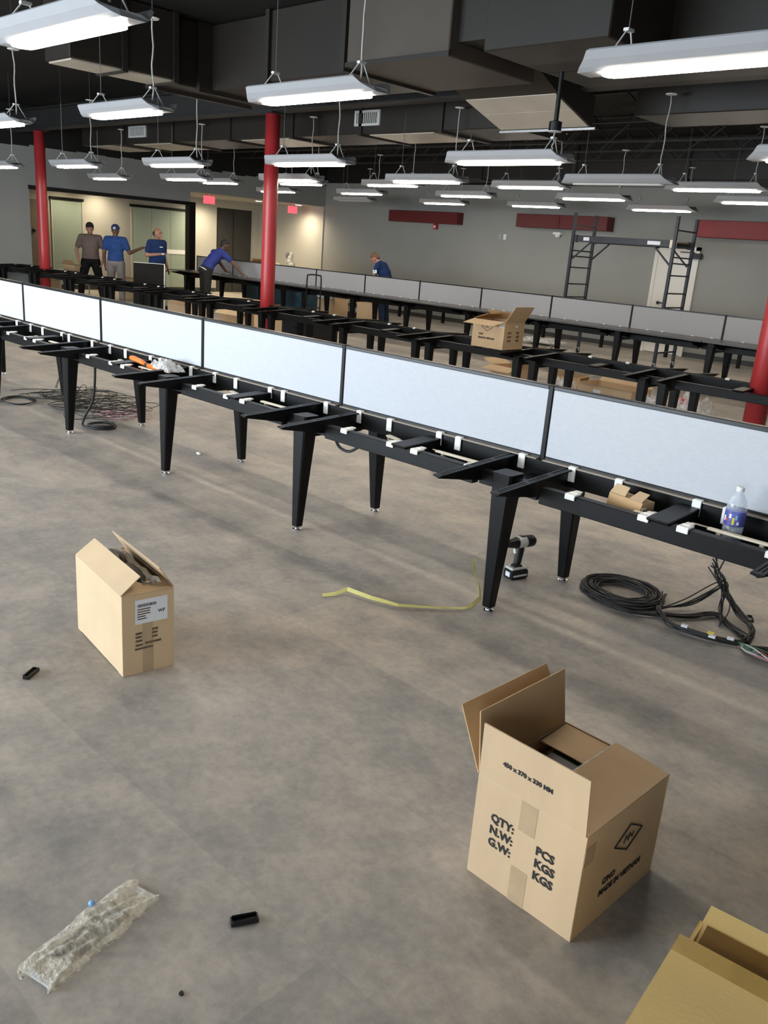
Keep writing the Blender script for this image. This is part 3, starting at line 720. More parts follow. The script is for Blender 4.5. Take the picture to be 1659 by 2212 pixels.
wavy(.02, .10, .05, .16, H+.006, .012, 5, 4, 8).obj('foam_wrap', 'foam', bx)
lb = quad_on(bx, 'shipping_label', 'label', (L+.0003, .055, .222), Uy, Uz, .138, .105, .0008)
o0 = L+.0014
m = MB(); x = .066
while x < .145:
    w_ = random.choice((.0012, .002, .003)); m.box(o0-.0002, o0+.0002, x, x+w_, .295, .308); x += w_+random.choice((.0012, .002))
m.obj('barcode', 'ink', lb)
m = MB()
for k in range(5): m.box(o0-.0002, o0+.0002, .064, .064+random.uniform(.025, .06), .283-.0105*k, .288-.0105*k)
m.obj('printed_lines', 'inkgrey', lb)
text_obj('WF', .020, 'ink', lb, frame((o0, .152, .258), Uy, Uz), bold=.0006)
quad_on(bx, 'tape_strip', 'tape', (L+.0002, .085, 0.0), Uy, Uz, .045, .30, .0006)
m = MB()
for r, (za, n1, n2) in enumerate(((.176, .028, .026), (.160, .026, .024), (.143, .028, .024))):
    m.box(o0, o0+.0002, .055, .055+n1, za, za+.009); m.box(o0, o0+.0002, .125, .125+n2, za+.008, za+.017)
m.box(o0, o0+.0002, .055, .085, .124, .133).box(o0, o0+.0002, .095, .165, .128, .137).box(o0, o0+.0002, .052, .13, .108, .116)
m.obj('faded_print', 'inkgrey', bx)
MB().box(.05, L-.05, -.0006, W+.0006, -.0, .004).obj('bottom_edge', 'inkgrey', bx)

# cropped carton lower right
bx = thing('carton', 'yellow-brown taped carton cut off by the lower right corner', 'box', (-.382, .822, 0), math.radians(6))
L, W, H = .55, .84, .42
carton_body(L, W, H, bx, 'cardyellow')
MB().hexa([(-.022, 0, H), (L, 0, H), (L, .70, H), (-.022, .70, H)], [(-.022, 0, H+.005), (L, 0, H+.005), (L, .70, H+.011), (-.022, .70, H+.011)]).obj('flap', 'cardyellow', bx)
MB().hexa([(.0, .705, H-.012), (L, .705, H-.012), (L, W, H), (.0, W, H)], [(.0, .705, H-.007), (L, .705, H-.007), (L, W, H+.005), (.0, W, H+.005)]).obj('flap', 'cardyellow', bx)
MB().hexa([(-.022, .648, H+.0108), (L, .648, H+.0108), (L, .702, H+.0114), (-.022, .702, H+.0114)], [(-.022, .648, H+.0113), (L, .648, H+.0113), (L, .702, H+.0119), (-.022, .702, H+.0119)]).obj('tape_strip', 'tapeyellow', bx)
MB().hexa([(.012, .716, H-.006), (L, .716, H-.006), (L, .778, H+.0005), (.012, .778, H+.0005)], [(.012, .716, H-.0045), (L, .716, H-.0045), (L, .778, H+.002), (.012, .778, H+.002)]).obj('tape_strip', 'tapedark', bx)
MB().box(-.006, .0, .70, .79, H-.03, H-.004).obj('tape_end', 'tapeyellow', bx)

# open carton standing on the middle bench
bx = thing('carton', 'open carton with raised flaps standing on the middle bench frame', 'box', (-5.97, 7.62, .757), math.radians(1))
L, W, H = .43, .38, .30
carton_body(L, W, H, bx); MB().box(.006, L-.006, .006, W-.006, .006, .2).obj('inner_liner', 'cardin', bx)
flap(bx, (0, 0, H), (L, 0, H), (0, -1, 0), -12, .185, 'cardpale', skew=-.01)
flap(bx, (L, W, H), (0, W, H), (0, 1, 0), 150, .18, 'cardin')
flap(bx, (L, 0, H), (L, W, H), (1, 0, 0), 58, .20, 'cardpale')
flap(bx, (0, W, H), (0, 0, H), (-1, 0, 0), 160, .18, 'cardin')
diamond(bx, (.20, -.002, .225), Ux, Uz, .15, .085)
tx(bx, 'C/NO', .026, (.09, e, .135), Ux, Uz); tx(bx, 'MADE IN VIETNAM', .026, (.09, e, .095), Ux, Uz)
for k, s in enumerate(('QTY:', 'N.W:', 'G.W:')): tx(bx, s, .032, (L+.0015, .07, .17-.042*k), Uy, Uz)
for k, s in enumerate(('PCS', 'KGS', 'KGS')): tx(bx, s, .032, (L+.0015, .23, .17-.042*k), Uy, Uz)
quad_on(bx, 'label', 'label', (.36, -.0003, .235), Ux, Uz, .06, .05, .0008)
quad_on(bx, 'tape_glint', 'label', (L+.0003, .2, .24), Uy, Uz, .05, .02, .0008)

def simple_carton(loc, rz, L, W, H, lab, m_='card', flaps=(), label=False, open_=True, stain=None):
    t = thing('carton', lab, 'box', loc, math.radians(rz))
    carton_body(L, W, H, t, m_)
    c = {'f': ((0, 0, H), (L, 0, H), (0, -1, 0)), 'r': ((L, 0, H), (L, W, H), (1, 0, 0)), 'b': ((L, W, H), (0, W, H), (0, 1, 0)), 'l': ((0, W, H), (0, 0, H), (-1, 0, 0))}
    for s, a, ln, mm in flaps: flap(t, *c[s], a, ln, mm)
    if not open_:
        MB().box(0, L, 0, W/2-.002, H, H+.005).obj('flap', m_, t); MB().box(0, L, W/2+.002, W, H, H+.005).obj('flap', m_, t)
        MB().box(0, L, W/2-.03, W/2+.03, H+.005, H+.0062).obj('tape_strip', 'tape', t)
    else:
        MB().box(.006, L-.006, .006, W-.006, .006, H*.6).obj('inner_liner', 'cardin', t)
    if label: quad_on(t, 'label', 'label', (L*.3, -.0005, H*.35), Ux, Uz, L*.14, H*.5, .001)
    return t
simple_carton((-5.45, 9.15, 0), -2, .74, .45, .34, 'long brown carton with pale label behind the near panels', 'card', (('f', 20, .03, 'cardpale'), ('b', 30, .1, 'cardpale')), True)
simple_carton((-6.25, 9.75, 0), 12, .42, .36, .28, 'brown carton lying open under the middle bench', 'cardin', (('f', 35, .16, 'cardpale'), ('r', 20, .16, 'card')))
simple_carton((-6.95, 9.35, 0), -8, .50, .40, .33, 'open carton with spread flaps beside the long carton', 'card', (('f', -15, .18, 'cardpale'), ('l', 20, .18, 'cardpale'), ('r', 60, .18, 'card')))
simple_carton((-13.75, 9.75, 0), 5, .75, .42, .40, 'brown carton with a bright curled flap near the middle column', 'cardin', (('f', -30, .2, 'cardpale'), ('b', 60, .2, 'card')))
simple_carton((-12.98, 9.95, 0), -4, .42, .35, .42, 'plain brown carton left of the middle column', 'card', (), False, False)
simple_carton((-16.0, 10.0, 0), 0, .85, .45, .30, 'long low carton on the floor beneath the middle bench', 'card', (('f', 10, .1, 'cardpale'),), False)
simple_carton((-18.0, 9.0, 0), 3, .75, .3, .22, 'low brown carton near the left red column', 'cardin', (('f', 10, .1, 'card'),), False)
simple_carton((-15.05, 13.35, 0), 4, .55, .45, .50, 'brown carton behind the hand truck under the far bench', 'card', (('f', 70, .1, 'foam'), ('l', 50, .1, 'foam')), False)
simple_carton((-14.3, 13.9, 0), 0, .50, .42, .50, 'brown carton with a triangular torn flap near the leaning man', 'card', (('f', 60, .05, 'cardin'),), False)
simple_carton((-8.6, 12.75, .0), 20, .26, .24, .20, 'small crumpled carton stuffed with pale paper', 'cardin', (('f', 40, .1, 'card'), ('r', 50, .1, 'card')))
simple_carton((-18.05, 13.3, .77), 3, .48, .40, .32, 'brown carton with labels on the far bench behind the panels', 'card', (('r', 40, .14, 'cardin'), ('b', 60, .12, 'cardin')), True)
simple_carton((-19.85, 9.60, .607), 8, .45, .30, .16, 'open brown carton on the white folding table', 'cardpale', (('f', 20, .12, 'cardpale'), ('l', 60, .1, 'cardin')))
simple_carton((-19.9, 11.1, 0), 10, .45, .35, .50, 'brown carton on the vestibule floor behind the grey trousers', 'cardpale', (('f', 20, .12, 'cardpale'),))

# torn triangle and white tape on the carton near the leaning man are small paper scraps
t = thing('paper_scrap', 'crumpled pale packing paper in the small carton', 'paper', (-8.48, 12.9, .14))
m = MB()
for k in range(6): m.ell((random.uniform(-.06, .08), random.uniform(-.06, .06), random.uniform(0, .06)), (.07, .06, .05), 8, 6)
m.obj('paper', 'cream', t)

def crumple(name, lab, cat, loc, size, m_, seed=1, n=22, rz=0.0, amp=.35, group=None):
    rnd = random.Random(seed); m = MB()
    vs = []; fs = []; a, b, h = size
    ph = [rnd.uniform(0, 6) for _ in range(8)]
    def wob(u, v): return sum(math.sin(ph[i]+u*(3+2.3*i)+v*(2+1.9*((i*3) % 5)))/(1+i*.6) for i in range(6))
    N = n
    for side in (1, -1):
        for i in range(N+1):
            for j in range(N+1):
                u = i/N; v = j/N
                e_ = min(1, 4*min(u, 1-u, v, 1-v)*1.2)
                z = h*(.5+.5*side*e_*(1+amp*wob(u*3, v*3)*.5)) if side > 0 else max(0.0, h*.02*(1-e_))
                z = max(z, .001 if side > 0 else 0)
                vs.append(((u-.5)*a*(1+.04*wob(v*2, 1)), (v-.5)*b*(1+.05*wob(u*2, 2)), z))
    q = (N+1)*(N+1)
    for s in range(2):
        for i in range(N):
            for j in range(N):
                k = s*q+i*(N+1)+j; fs.append((k, k+1, k+N+2, k+N+1))
    o = MB().add(vs, fs).obj(name, m_, None, smooth=False)
    o.location = loc; o.rotation_euler = (0, 0, rz)
    tag(o, lab, cat, group); return o
crumple('plastic_film', 'crumpled clear plastic beside the long carton', 'plastic film', (-5.70, 9.2, 0), (.35, .4, .30), 'film', 3)
crumple('plastic_film', 'crumpled clear plastic at the right end of the long carton', 'plastic film', (-4.5, 9.2, 0), (.38, .4, .32), 'film', 5)
o = crumple('plastic_bag', 'clear plastic bag with a red print under the middle bench', 'plastic bag', (-4.02, 9.25, 0), (.45, .4, .38), 'film', 8)
MB().box(-.16, .06, -.10, .02, .30, .36).obj('red_print', 'redprint', o)
crumple('plastic_film', 'loose clear plastic on the floor near the back wall', 'plastic film', (-10.2, 15.4, 0), (.9, .7, .14), 'film', 11)

# ------------------------------------------------------------------ floor litter
def strap():
    P_ = [(-2.96, 2.76), (-2.92, 2.81), (-2.89, 2.87), (-2.75, 2.90), (-2.61, 2.96), (-2.50, 3.08), (-2.40, 3.22), (-2.39, 3.27), (-2.44, 3.42), (-2.53, 3.53), (-2.64, 3.63), (-2.74, 3.74), (-2.81, 3.83)]
    Z_ = [.004, .012, .035, .030, .022, .018, .012, .010, .004, .004, .010, .02, .035]
    pts = []
    for i in range(len(P_)-1):
        for k in range(4):
            f_ = k/4; pts.append(Vector((P_[i][0]*(1-f_)+P_[i+1][0]*f_, P_[i][1]*(1-f_)+P_[i+1][1]*f_, Z_[i]*(1-f_)+Z_[i+1]*f_)))
    vs = []; fs = []
    for i, p in enumerate(pts):
        d_ = (pts[min(i+1, len(pts)-1)]-pts[max(0, i-1)]).normalized(); n_ = Vector((-d_.y, d_.x, 0)).normalized()
        tw = .5+.5*math.sin(i*.22); w_ = n_*.010*math.cos(tw)+Vector((0, 0, .010*math.sin(tw)))
        w_.z = abs(w_.z)
        for s in (-1, 1):
            q = p+w_*s; q.z = max(q.z+.002, .001); vs.append(q); vs.append(q+Vector((0, 0, .0018)))
    for i in range(len(pts)-1):
        a = i*4; b_ = a+4; fs += [(a, a+2, b_+2, b_), (a+1, b_+1, b_+3, a+3), (a, b_, b_+1, a+1), (a+2, a+3, b_+3, b_+2)]
    fs += [(0, 1, 3, 2), (len(vs)-4, len(vs)-2, len(vs)-1, len(vs)-3)]
    o = MB().add(vs, fs).obj('packing_strap', 'yellowstrap'); tag(o, 'thin yellow plastic strap lying by the front bench leg', 'strap')
strap()

def black_piece(x, y, rz, ln, lab):
    t = thing('plastic_scrap', lab, 'plastic scrap', (x, y, 0), rz, 'loose black plastic scraps on the floor')
    MB().box(-ln/2, ln/2, -.014, .014, 0, .006).box(-ln/2, ln/2, -.014, -.010, .006, .016).box(-ln/2, ln/2, .010, .014, .006, .016).obj('channel', 'blackplastic', t, bevel=.0015)
    MB().box(-ln/2-.004, -ln/2, -.012, .012, 0, .013).obj('tab', 'blackplastic', t); MB().box(ln/2, ln/2+.004, -.012, .012, 0, .013).obj('tab', 'blackplastic', t)
black_piece(-1.455, 1.14, math.radians(63), .066, 'loose black plastic scrap in the foreground right of the plastic bag')
black_piece(-3.06, 1.28, math.radians(125), .075, 'loose black plastic scrap by the left edge near the narrow carton')
black_piece(-1.39, 4.41, math.radians(120), .065, 'loose black plastic scrap beyond the cable coil')
t = thing('plastic_crumb', 'tiny black plastic crumb near the bottom edge', 'crumb', (-1.37, .89, 0), .4)
MB().prism([(-.006, -.003), (.002, -.006), (.006, .001), (.0, .006), (-.005, .004)], .005, 'z', 0).obj('crumb', 'blackplastic', t)
t = thing('foam_scrap', 'tiny white scrap on the floor between bench legs', 'scrap', (-5.73, 3.87, 0)); MB().ell((0, 0, .012), (.03, .018, .012), 10, 6).obj('scrap', 'foam', t)

# crinkled bag in the foreground
o = crumple('packing_bag', 'long crinkled clear plastic bag lying in the foreground', 'plastic bag', (-1.68, .822, 0), (.36, .125, .022), 'bag', 21, 46, math.radians(105), .6)
MB().box(-.178, -.166, -.055, .05, .004, .012).obj('seam', 'film', o); MB().box(.165, .178, -.055, .055, .004, .012).obj('seam', 'film', o)
t = thing('bag_tie', 'small pale blue plastic knob beside the crinkled bag', 'knob', (-1.766, .866, 0)); MB().ell((0, 0, .009), (.011, .009, .009), 12, 8).obj('knob', 'blueclear', t, smooth=True)

# cordless drill
t = thing('cordless_drill', 'black and white cordless drill standing on its battery behind the bench leg', 'drill', (-2.515, 3.84, 0), math.radians(76))
# local: +x is the back of the drill, -x the chuck
MB().prism([(-.062, .010), (-.050, 0), (.050, 0), (.062, .010), (.062, .050), (.05, .056), (-.05, .056), (-.062, .050)], .078, 'y', -.039).obj('battery', 'blackplastic', t, bevel=.005)
MB().box(-.058, .056, -.034, .034, .0565, .070).obj('battery_shoe', 'drillwhite', t, bevel=.005)
MB().box(-.0645, -.0625, -.022, .014, .018, .046).obj('battery_label', 'label', t)
MB().box(-.05, .05, -.0402, -.0392, .02, .03).obj('battery_stripe', 'label', t)
MB().hexa([(-.036, -.024, .07), (.034, -.024, .07), (.034, .024, .07), (-.036, .024, .07)], [(-.022, -.018, .085), (.020, -.018, .085), (.020, .018, .085), (-.022, .018, .085)]).hexa([(-.020, -.017, .084), (.020, -.017, .084), (.020, .017, .084), (-.020, .017, .084)], [(-.010, -.018, .185), (.034, -.018, .185), (.034, .018, .185), (-.010, .018, .185)]).obj('grip', 'rubber', t, bevel=.006)
MB().hexa([(-.030, -.011, .150), (-.010, -.011, .150), (-.010, .011, .150), (-.030, .011, .150)], [(-.034, -.011, .180), (-.008, -.011, .180), (-.008, .011, .180), (-.034, .011, .180)]).obj('trigger', 'drillwhite', t, bevel=.003)
RX = Matrix.Rotation(PI/2, 3, 'Y')
MB().lathe([(.020, -.040), (.030, -.036), (.034, -.02), (.034, .05), (.032, .075), (.022, .090), (.008, .094)], 20, (.015, 0, .214), RX).obj('motor_housing', 'drillwhite', t, smooth=True)
MB().lathe([(.0345, .022), (.0355, .03), (.0345, .06), (.033, .078), (.02, .094), (.005, .0965)], 20, (.016, 0, .214), RX).obj('rear_cap', 'rubber', t, smooth=True)
MB().lathe([(.012, -.085), (.020, -.078), (.026, -.04), (.033, -.015), (.033, .0)], 20, (-.020, 0, .214), RX).obj('chuck_collar', 'blackplastic', t, smooth=True)
MB().lathe([(.004, -.115), (.008, -.113), (.011, -.085), (.012, -.08)], 14, (-.020, 0, .214), RX).obj('chuck', 'chrome', t, smooth=True)
MB().box(.0, .03, -.012, .012, .244, .252).obj('top_switch', 'blackplastic', t)

# cable coils
def loop_pts(c, rx, ry, z, n=30, ph=0.0, jit=.0, a0=0, a1=2*PI, rot=0.0, rnd=random):
    pts = []
    for k in range(n+1):
        a = a0+(a1-a0)*k/n
        x = rx*math.cos(a+ph)+rnd.uniform(-jit, jit); y = ry*math.sin(a+ph)+rnd.uniform(-jit, jit)
        pts.append(Vector((c[0]+x*math.cos(rot)-y*math.sin(rot), c[1]+x*math.sin(rot)+y*math.cos(rot), z+.004*math.sin(3*a+ph))))
    return pts
def smooth_path(pts, n=6):
    out = []; P_ = [Vector(p) for p in pts]
    for i in range(len(P_)-1):
        p0 = P_[max(0, i-1)]; p1 = P_[i]; p2 = P_[i+1]; p3 = P_[min(len(P_)-1, i+2)]
        for k in range(n):
            u = k/n; out.append(.5*((2*p1)+(p2-p0)*u+(2*p0-5*p1+4*p2-p3)*u*u+(3*p1-p0-3*p2+p3)*u**3))
    out.append(P_[-1]); return out
t = thing('cable_bundle', 'coiled bundle of black cables with tags on the floor at the right', 'cables', (-1.75, 4.15, 0))
rn = random.Random(3); O = Vector((-1.75, 4.15, 0))
m = MB()
for k in range(26):
    rr = .12+.10*rn.random(); m.tube(loop_pts((-2.00-1*O.x, 4.13-O.y), rr*1.08, rr*.95, .006+.035*rn.random(), 30, rn.random()*6, .003, rnd=rn), .0042, 5, closed=False)
m.obj('coil', 'rubber', t, smooth=True)['kind'] = 'stuff'
m = MB()
for k in range(12):
    j = lambda s=.022: rn.uniform(-s, s)
    z = .008+.022*rn.random()
    pts = [(-2.16+j(), 4.02+j(), z), (-2.05+j(), 3.93+j(.012), z), (-1.86+j(), 3.90+j(.012), z), (-1.72+j(.012), 4.00+j(.012), z), (-1.70+j(.012), 4.02+j(.012), z), (-1.60+j(), 4.13+j(), z), (-1.52+j(), 4.28+j(), z), (-1.42+j(.015), 4.20+j(.015), z), (-1.30+j(), 4.12+j(), z)]
    m.tube([p-O for p in smooth_path(pts)], .0042, 5)
for k in range(12):
    z = .008+.022*rn.random()
    pts = [(-1.84+j(.03), 4.28+j(.03), z), (-1.78+j(.02), 4.14+j(.02), z), (-1.72+j(.01), 4.02+j(.01), z+.015), (-1.62+j(.012), 3.955+j(.01), z), (-1.50+j(.012), 3.945+j(.012), z), (-1.36+j(.012), 3.98+j(.012), z), (-1.28+j(.015), 4.03+j(.015), z)]
    m.tube([p-O for p in smooth_path(pts)], .0045, 5)
for k in range(9):
    z = .008+.02*rn.random()
    pts = [(-1.28+j(.02), 4.05+j(.02), z), (-1.30+j(.02), 4.2+j(.02), z+.01), (-1.42+j(.02), 4.33+j(.02), .05+j(.01)), (-1.54+j(.02), 4.40+j(.02), .11+j(.02)), (-1.60+j(.03), 4.42+j(.03), .17+j(.03)), (-1.64+j(.04), 4.44+j(.04), .24+j(.05))]
    m.tube([p-O for p in smooth_path(pts)], .0042, 5)
for k in range(6):
    z = .01+.02*rn.random()
    pts = [(-1.74+j(), 4.10+j(), z), (-1.66+j(), 4.24+j(), .05+j()), (-1.58+j(), 4.36+j(), .14+j()), (-1.56+j(), 4.40+j(), .16+j()), (-1.50+j(.03), 4.30+j(.03), .06), (-1.44+j(.03), 4.18+j(.03), z)]
    m.tube([p-O for p in smooth_path(pts)], .0036, 5)
for k in range(7):
    z = .008+.02*rn.random()
    pts = [(-1.22+j(.03), 4.02+j(.03), z), (-1.10+j(.03), 4.10+j(.04), z), (-.98+j(.03), 4.25+j(.06), z), (-.8+j(.05), 4.4+j(.08), z)]
    m.tube([p-O for p in smooth_path(pts)], .0045, 5)
m.obj('cables', 'rubber', t, smooth=True)['kind'] = 'stuff'
for mm, cnt, nm in (('green', 10, 'green_wires'), ('whitewire', 4, 'white_wires'), ('redwire', 4, 'red_wires'), ('pink', 3, 'pink_wires')):
    m = MB()
    for k in range(cnt):
        z = .006+.02*rn.random()
        pts = [(-1.29+j(.012), 4.02+j(.012), z), (-1.20+j(.02), 3.97+j(.03), z+.01), (-1.08+j(.02), 3.98+j(.04), z), (-.95+j(.03), 4.05+j(.06), z), (-.80+j(.03), 4.2+j(.08), z)]
        m.tube([p-O for p in smooth_path(pts)], .0030, 5)
    m.obj(nm, mm, t, smooth=True)['kind'] = 'stuff'
for x, y, mm, nm, a in ((-1.545, 3.95, 'label', 'cable_tag', .1), (-1.42, 3.975, 'yellow', 'cable_tag', .25), (-1.33, 4.0, 'label', 'cable_tag', .3), (-1.40, 3.945, 'label', 'cable_tag', .2)):
    MB().box(-.016, .016, -.012, .012, .030, .040, Matrix.Translation(Vector((x, y, 0))-O) @ Matrix.Rotation(a, 4, 'Z')).obj(nm, mm, t)

t = thing('cable_pile', 'flat tangled pile of thin black cables under the bench at the left', 'cables', (-7.9, 4.0, 0))
O = Vector((-7.9, 4.0, 0)); rn = random.Random(9); m = MB()
for k in range(46):
    c = (-7.95+rn.uniform(-.62, .62)-O.x, 4.03+rn.uniform(-.26, .32)-O.y); rr = rn.uniform(.10, .34)
    m.tube(loop_pts(c, rr*rn.uniform(.8, 1.6), rr*.8, .005+.05*rn.random(), 22, rn.random()*6, .006, a1=rn.uniform(3, 7), rot=rn.random()*3, rnd=rn), .0035, 4)
for k in range(5):
    m.tube(loop_pts((-8.35-O.x, 3.52-O.y), .17+.008*k, .13+.006*k, .008+.003*k, 26, 0, .002, rnd=rn), .005, 5)
for k in range(4):
    a = rn.uniform(-.5, .5); m.tube([Vector((-8.5+a, 4.1, .03)), Vector((-8.45+a, 4.12, .14)), Vector((-8.3+a, 4.1, .16)), Vector((-8.25+a, 4.05, .02))] and [p-O for p in smooth_path([(-8.5+a, 4.1, .03), (-8.45+a, 4.12, .14), (-8.3+a, 4.1, .16), (-8.25+a, 4.05, .02)])], .0035, 4)
m.obj('cables', 'rubber', t, smooth=True)['kind'] = 'stuff'
m = MB()
for k in range(14):
    c = (-7.28+rn.uniform(-.16, .16)-O.x, 4.05+rn.uniform(-.12, .12)-O.y); rr = rn.uniform(.08, .17)
    m.tube(loop_pts(c, rr*1.3, rr, .006+.03*rn.random(), 18, rn.random()*6, .004, a1=5, rnd=rn), .003, 4)
m.obj('pink_wires', 'pink', t, smooth=True)['kind'] = 'stuff'
m = MB()
for k in range(5):
    c = (-7.26+rn.uniform(-.12, .12)-O.x, 4.02+rn.uniform(-.1, .1)-O.y); rr = rn.uniform(.08, .15)
    m.tube(loop_pts(c, rr*1.3, rr, .02+.02*rn.random(), 18, rn.random()*6, .004, a1=4, rnd=rn), .003, 4)
m.obj('white_wires', 'whitewire', t, smooth=True)['kind'] = 'stuff'
t = thing('conduit_whip', 'thick black conduit dropping from the near bench and coiled on the floor', 'cable', (-6.98, 3.68, 0))
O = Vector((-6.98, 3.68, 0))
pts = [(-6.92, 3.60, .70), (-6.93, 3.60, .45), (-6.98, 3.60, .25), (-7.07, 3.57, .10), (-7.10, 3.56, .03), (-7.04, 3.54, .014), (-6.90, 3.57, .012), (-6.85, 3.68, .012), (-6.93, 3.79, .013), (-7.05, 3.76, .02), (-7.08, 3.65, .022), (-7.0, 3.56, .03), (-6.88, 3.59, .03), (-6.86, 3.70, .03), (-6.95, 3.78, .03), (-7.04, 3.73, .03)]
MB().tube([p-O for p in smooth_path(pts)], .011, 8).obj('conduit', 'rubber', t, smooth=True)
t = thing('conduit_loop', 'black conduit loop hanging under the near bench in the middle', 'cable', (-3.65, 3.45, .5))
O = Vector((-3.65, 3.45, .5))
MB().tube([p-O for p in smooth_path([(-3.78, 3.52, .66), (-3.72, 3.50, .60), (-3.63, 3.46, .565), (-3.53, 3.44, .565), (-3.45, 3.44, .61), (-3.42, 3.44, .65)])], .009, 8).obj('conduit', 'rubber', t, smooth=True)
t = thing('caster', 'grey caster wheel showing below the near bench', 'caster', (-4.36, 5.23, 0), .6)
MB().lathe([(.02, -.014), (.045, -.012), (.05, 0), (.045, .012), (.02, .014)], 20, (0, 0, .05), Matrix.Rotation(PI/2, 3, 'X')).obj('wheel', 'galv', t, smooth=True)
MB().box(-.03, .03, -.022, -.017, .05, .11).box(-.03, .03, .017, .022, .05, .11).box(-.035, .035, -.03, .03, .105, .112).obj('fork', 'galv', t)

# ------------------------------------------------------------------ things lying in the near bench trays
t = thing('water_bottle', 'clear plastic bottle with blue label standing in the bench tray', 'bottle', (-1.262, 3.53, .662))
MB().lathe([(.036, 0), (.042, .006), (.042, .07), (.039, .075), (.041, .085), (.041, .13), (.042, .145), (.041, .16), (.034, .185), (.022, .205), (.015, .215), (.0145, .228)], 28).obj('body', 'bottle', t, smooth=True)
MB().lathe([(.0425, .075), (.0428, .08), (.0428, .135), (.0425, .14)], 28).obj('label', 'bluelabel', t, smooth=True)
for k, (mm, a, z, h) in enumerate((('label', 3.9, .105, .022), ('redprint', 4.15, .10, .012), ('label', 4.5, .118, .018), ('yellow', 4.85, .098, .03), ('blueclear', 5.1, .115, .02), ('label', 5.3, .09, .012))):
    m = MB(); vs = []; 
    for s in range(5):
        aa = a+.22*s/4
        for zz in (z-h/2, z+h/2): vs.append((.0433*math.cos(aa), .0433*math.sin(aa), zz))
    for s in range(5):
        aa = a+.22*s/4
        for zz in (z-h/2, z+h/2): vs.append((.0429*math.cos(aa), .0429*math.sin(aa), zz))
    fs = [(2*s, 2*s+2, 2*s+3, 2*s+1) for s in range(4)]+[(10+2*s, 10+2*s+1, 10+2*s+3, 10+2*s+2) for s in range(4)]
    m.add(vs, fs).obj('label_print', mm, t)
MB().lathe([(.034, .002), (.039, .008), (.039, .055), (.034, .058)], 24).obj('water', 'bottle', t, smooth=True)
MB().lathe([(.0165, .222), (.0165, .238), (.014, .240)], 20).obj('cap', 'label', t)
t = thing('cardboard_scrap', 'folded brown cardboard scrap lying in the bench tray', 'cardboard', (-1.74, 3.52, .645), math.radians(-14))
MB().hexa([(-.09, -.06, .0), (.10, -.06, .0), (.10, .05, .0), (-.09, .05, .0)], [(-.10, -.03, .09), (.10, -.03, .09), (.10, .05, .09), (-.10, .05, .09)]).obj('folded_body', 'cardin', t)
flap(t, (-.10, -.03, .091), (.0, -.03, .091), (0, -1, 0), 130, .05, 'card'); flap(t, (.02, -.03, .091), (.10, -.03, .091), (0, -1, 0), 150, .06, 'card')
t = thing('hand_tool', 'orange handled tool lying in the near bench tray', 'tool', (-5.83, 3.45, .727), math.radians(2))
MB().tube([(-.21, 0, .040), (-.17, 0, .040), (-.06, 0, .028), (0, 0, .018)], [.016, .021, .019, .015], 12).obj('grip', 'orange', t, smooth=True)
MB().tube([(0, 0, .014), (.03, 0, .013)], .017, 12).obj('collar', 'blackplastic', t); MB().tube([(.03, 0, .013), (.13, 0, .01), (.32, -.03, .008)], [.016, .014, .009], 10).obj('shaft', 'orange', t, smooth=True)
o = crumple('hardware_bag', 'clear bag of small metal parts in the near bench tray', 'plastic bag', (-5.62, 3.50, .685), (.36, .15, .11), 'film', 31, 20, math.radians(-8))
m = MB(); rn = random.Random(4)
for k in range(12): m.lathe([(.006, 0), (.006, .03), (.009, .03), (.009, .036)], 8, (rn.uniform(-.1, .1), rn.uniform(-.04, .04), .02), Euler((rn.random()*3, rn.random()*3, 0)).to_matrix())
m.obj('bolts', 'galv', o)['kind'] = 'stuff'

# ------------------------------------------------------------------ scaffold
t = thing('scaffold', 'blue-black rolling scaffold with two ladder frames and a platform', 'scaffold', (-8.0, 14.55, 0))
def sc(n, m_, *a, **k): return n
for sx, nm in ((-1.0, 'l'), (1.0, 'r')):
    m = MB()
    for y in (-.36, .36):
        m.box(sx-.024, sx+.024, y-.024, y+.024, .12, 2.58)
    fr = m.obj('ladder_frame', 'scaf', t)
    k = 0
    for z in (.30, .62, .93, 1.08, 1.32, 1.62, 1.82, 1.92, 2.36):
        MB().box(sx-.012, sx+.012, -.34, .34, z-.012, z+.012).obj('rung', 'scaf', fr)
    m = MB(); 
    for y in (-.36, .36):
        for q in range(34): m.box(sx-.028, sx-.0245, y-.008, y+.008, .25+q*.068, .27+q*.068)
    m.obj('peg_holes', 'canopy', fr)['kind'] = 'stuff'
    for y in (-.36, .36):
        c = MB().lathe([(.02, -.018), (.055, -.016), (.06, 0), (.055, .016), (.02, .018)], 16, (sx, y, .06), Matrix.Rotation(PI/2, 3, 'Y')).obj('caster', 'rubber', t, smooth=True)
        MB().box(sx-.03, sx+.03, y-.03, y+.03, .055, .12).obj('caster_fork', 'galv', c)
MB().box(-.96, .96, -.35, -.30, 2.08, 2.19).obj('side_rail', 'scaf', t, bevel=.004); MB().box(-.96, .96, .30, .35, 2.08, 2.19).obj('side_rail', 'scaf', t, bevel=.004)
MB().box(-.95, .95, -.30, .30, 2.16, 2.18).obj('platform', 'wood', t)
for x, y in ((-1, -1), (-1, 1), (1, -1), (1, 1)):
    MB().tube([(x*.97, y*.335, 1.78), (x*.62, y*.335, 2.09)], .017, 6).obj('brace', 'scaf', t)
    MB().box(x*.97-.05, x*.97+.05, y*.335-.03, y*.335+.03, 2.07, 2.20).obj('corner_bracket', 'cream' if (x, y) == (1, -1) else 'scaf', t)
for x, w_ in ((-.72, .06), (.62, .12)): MB().box(x-w_, x+w_, -.354, -.350, 2.105, 2.165).obj('warning_label', 'label', t)

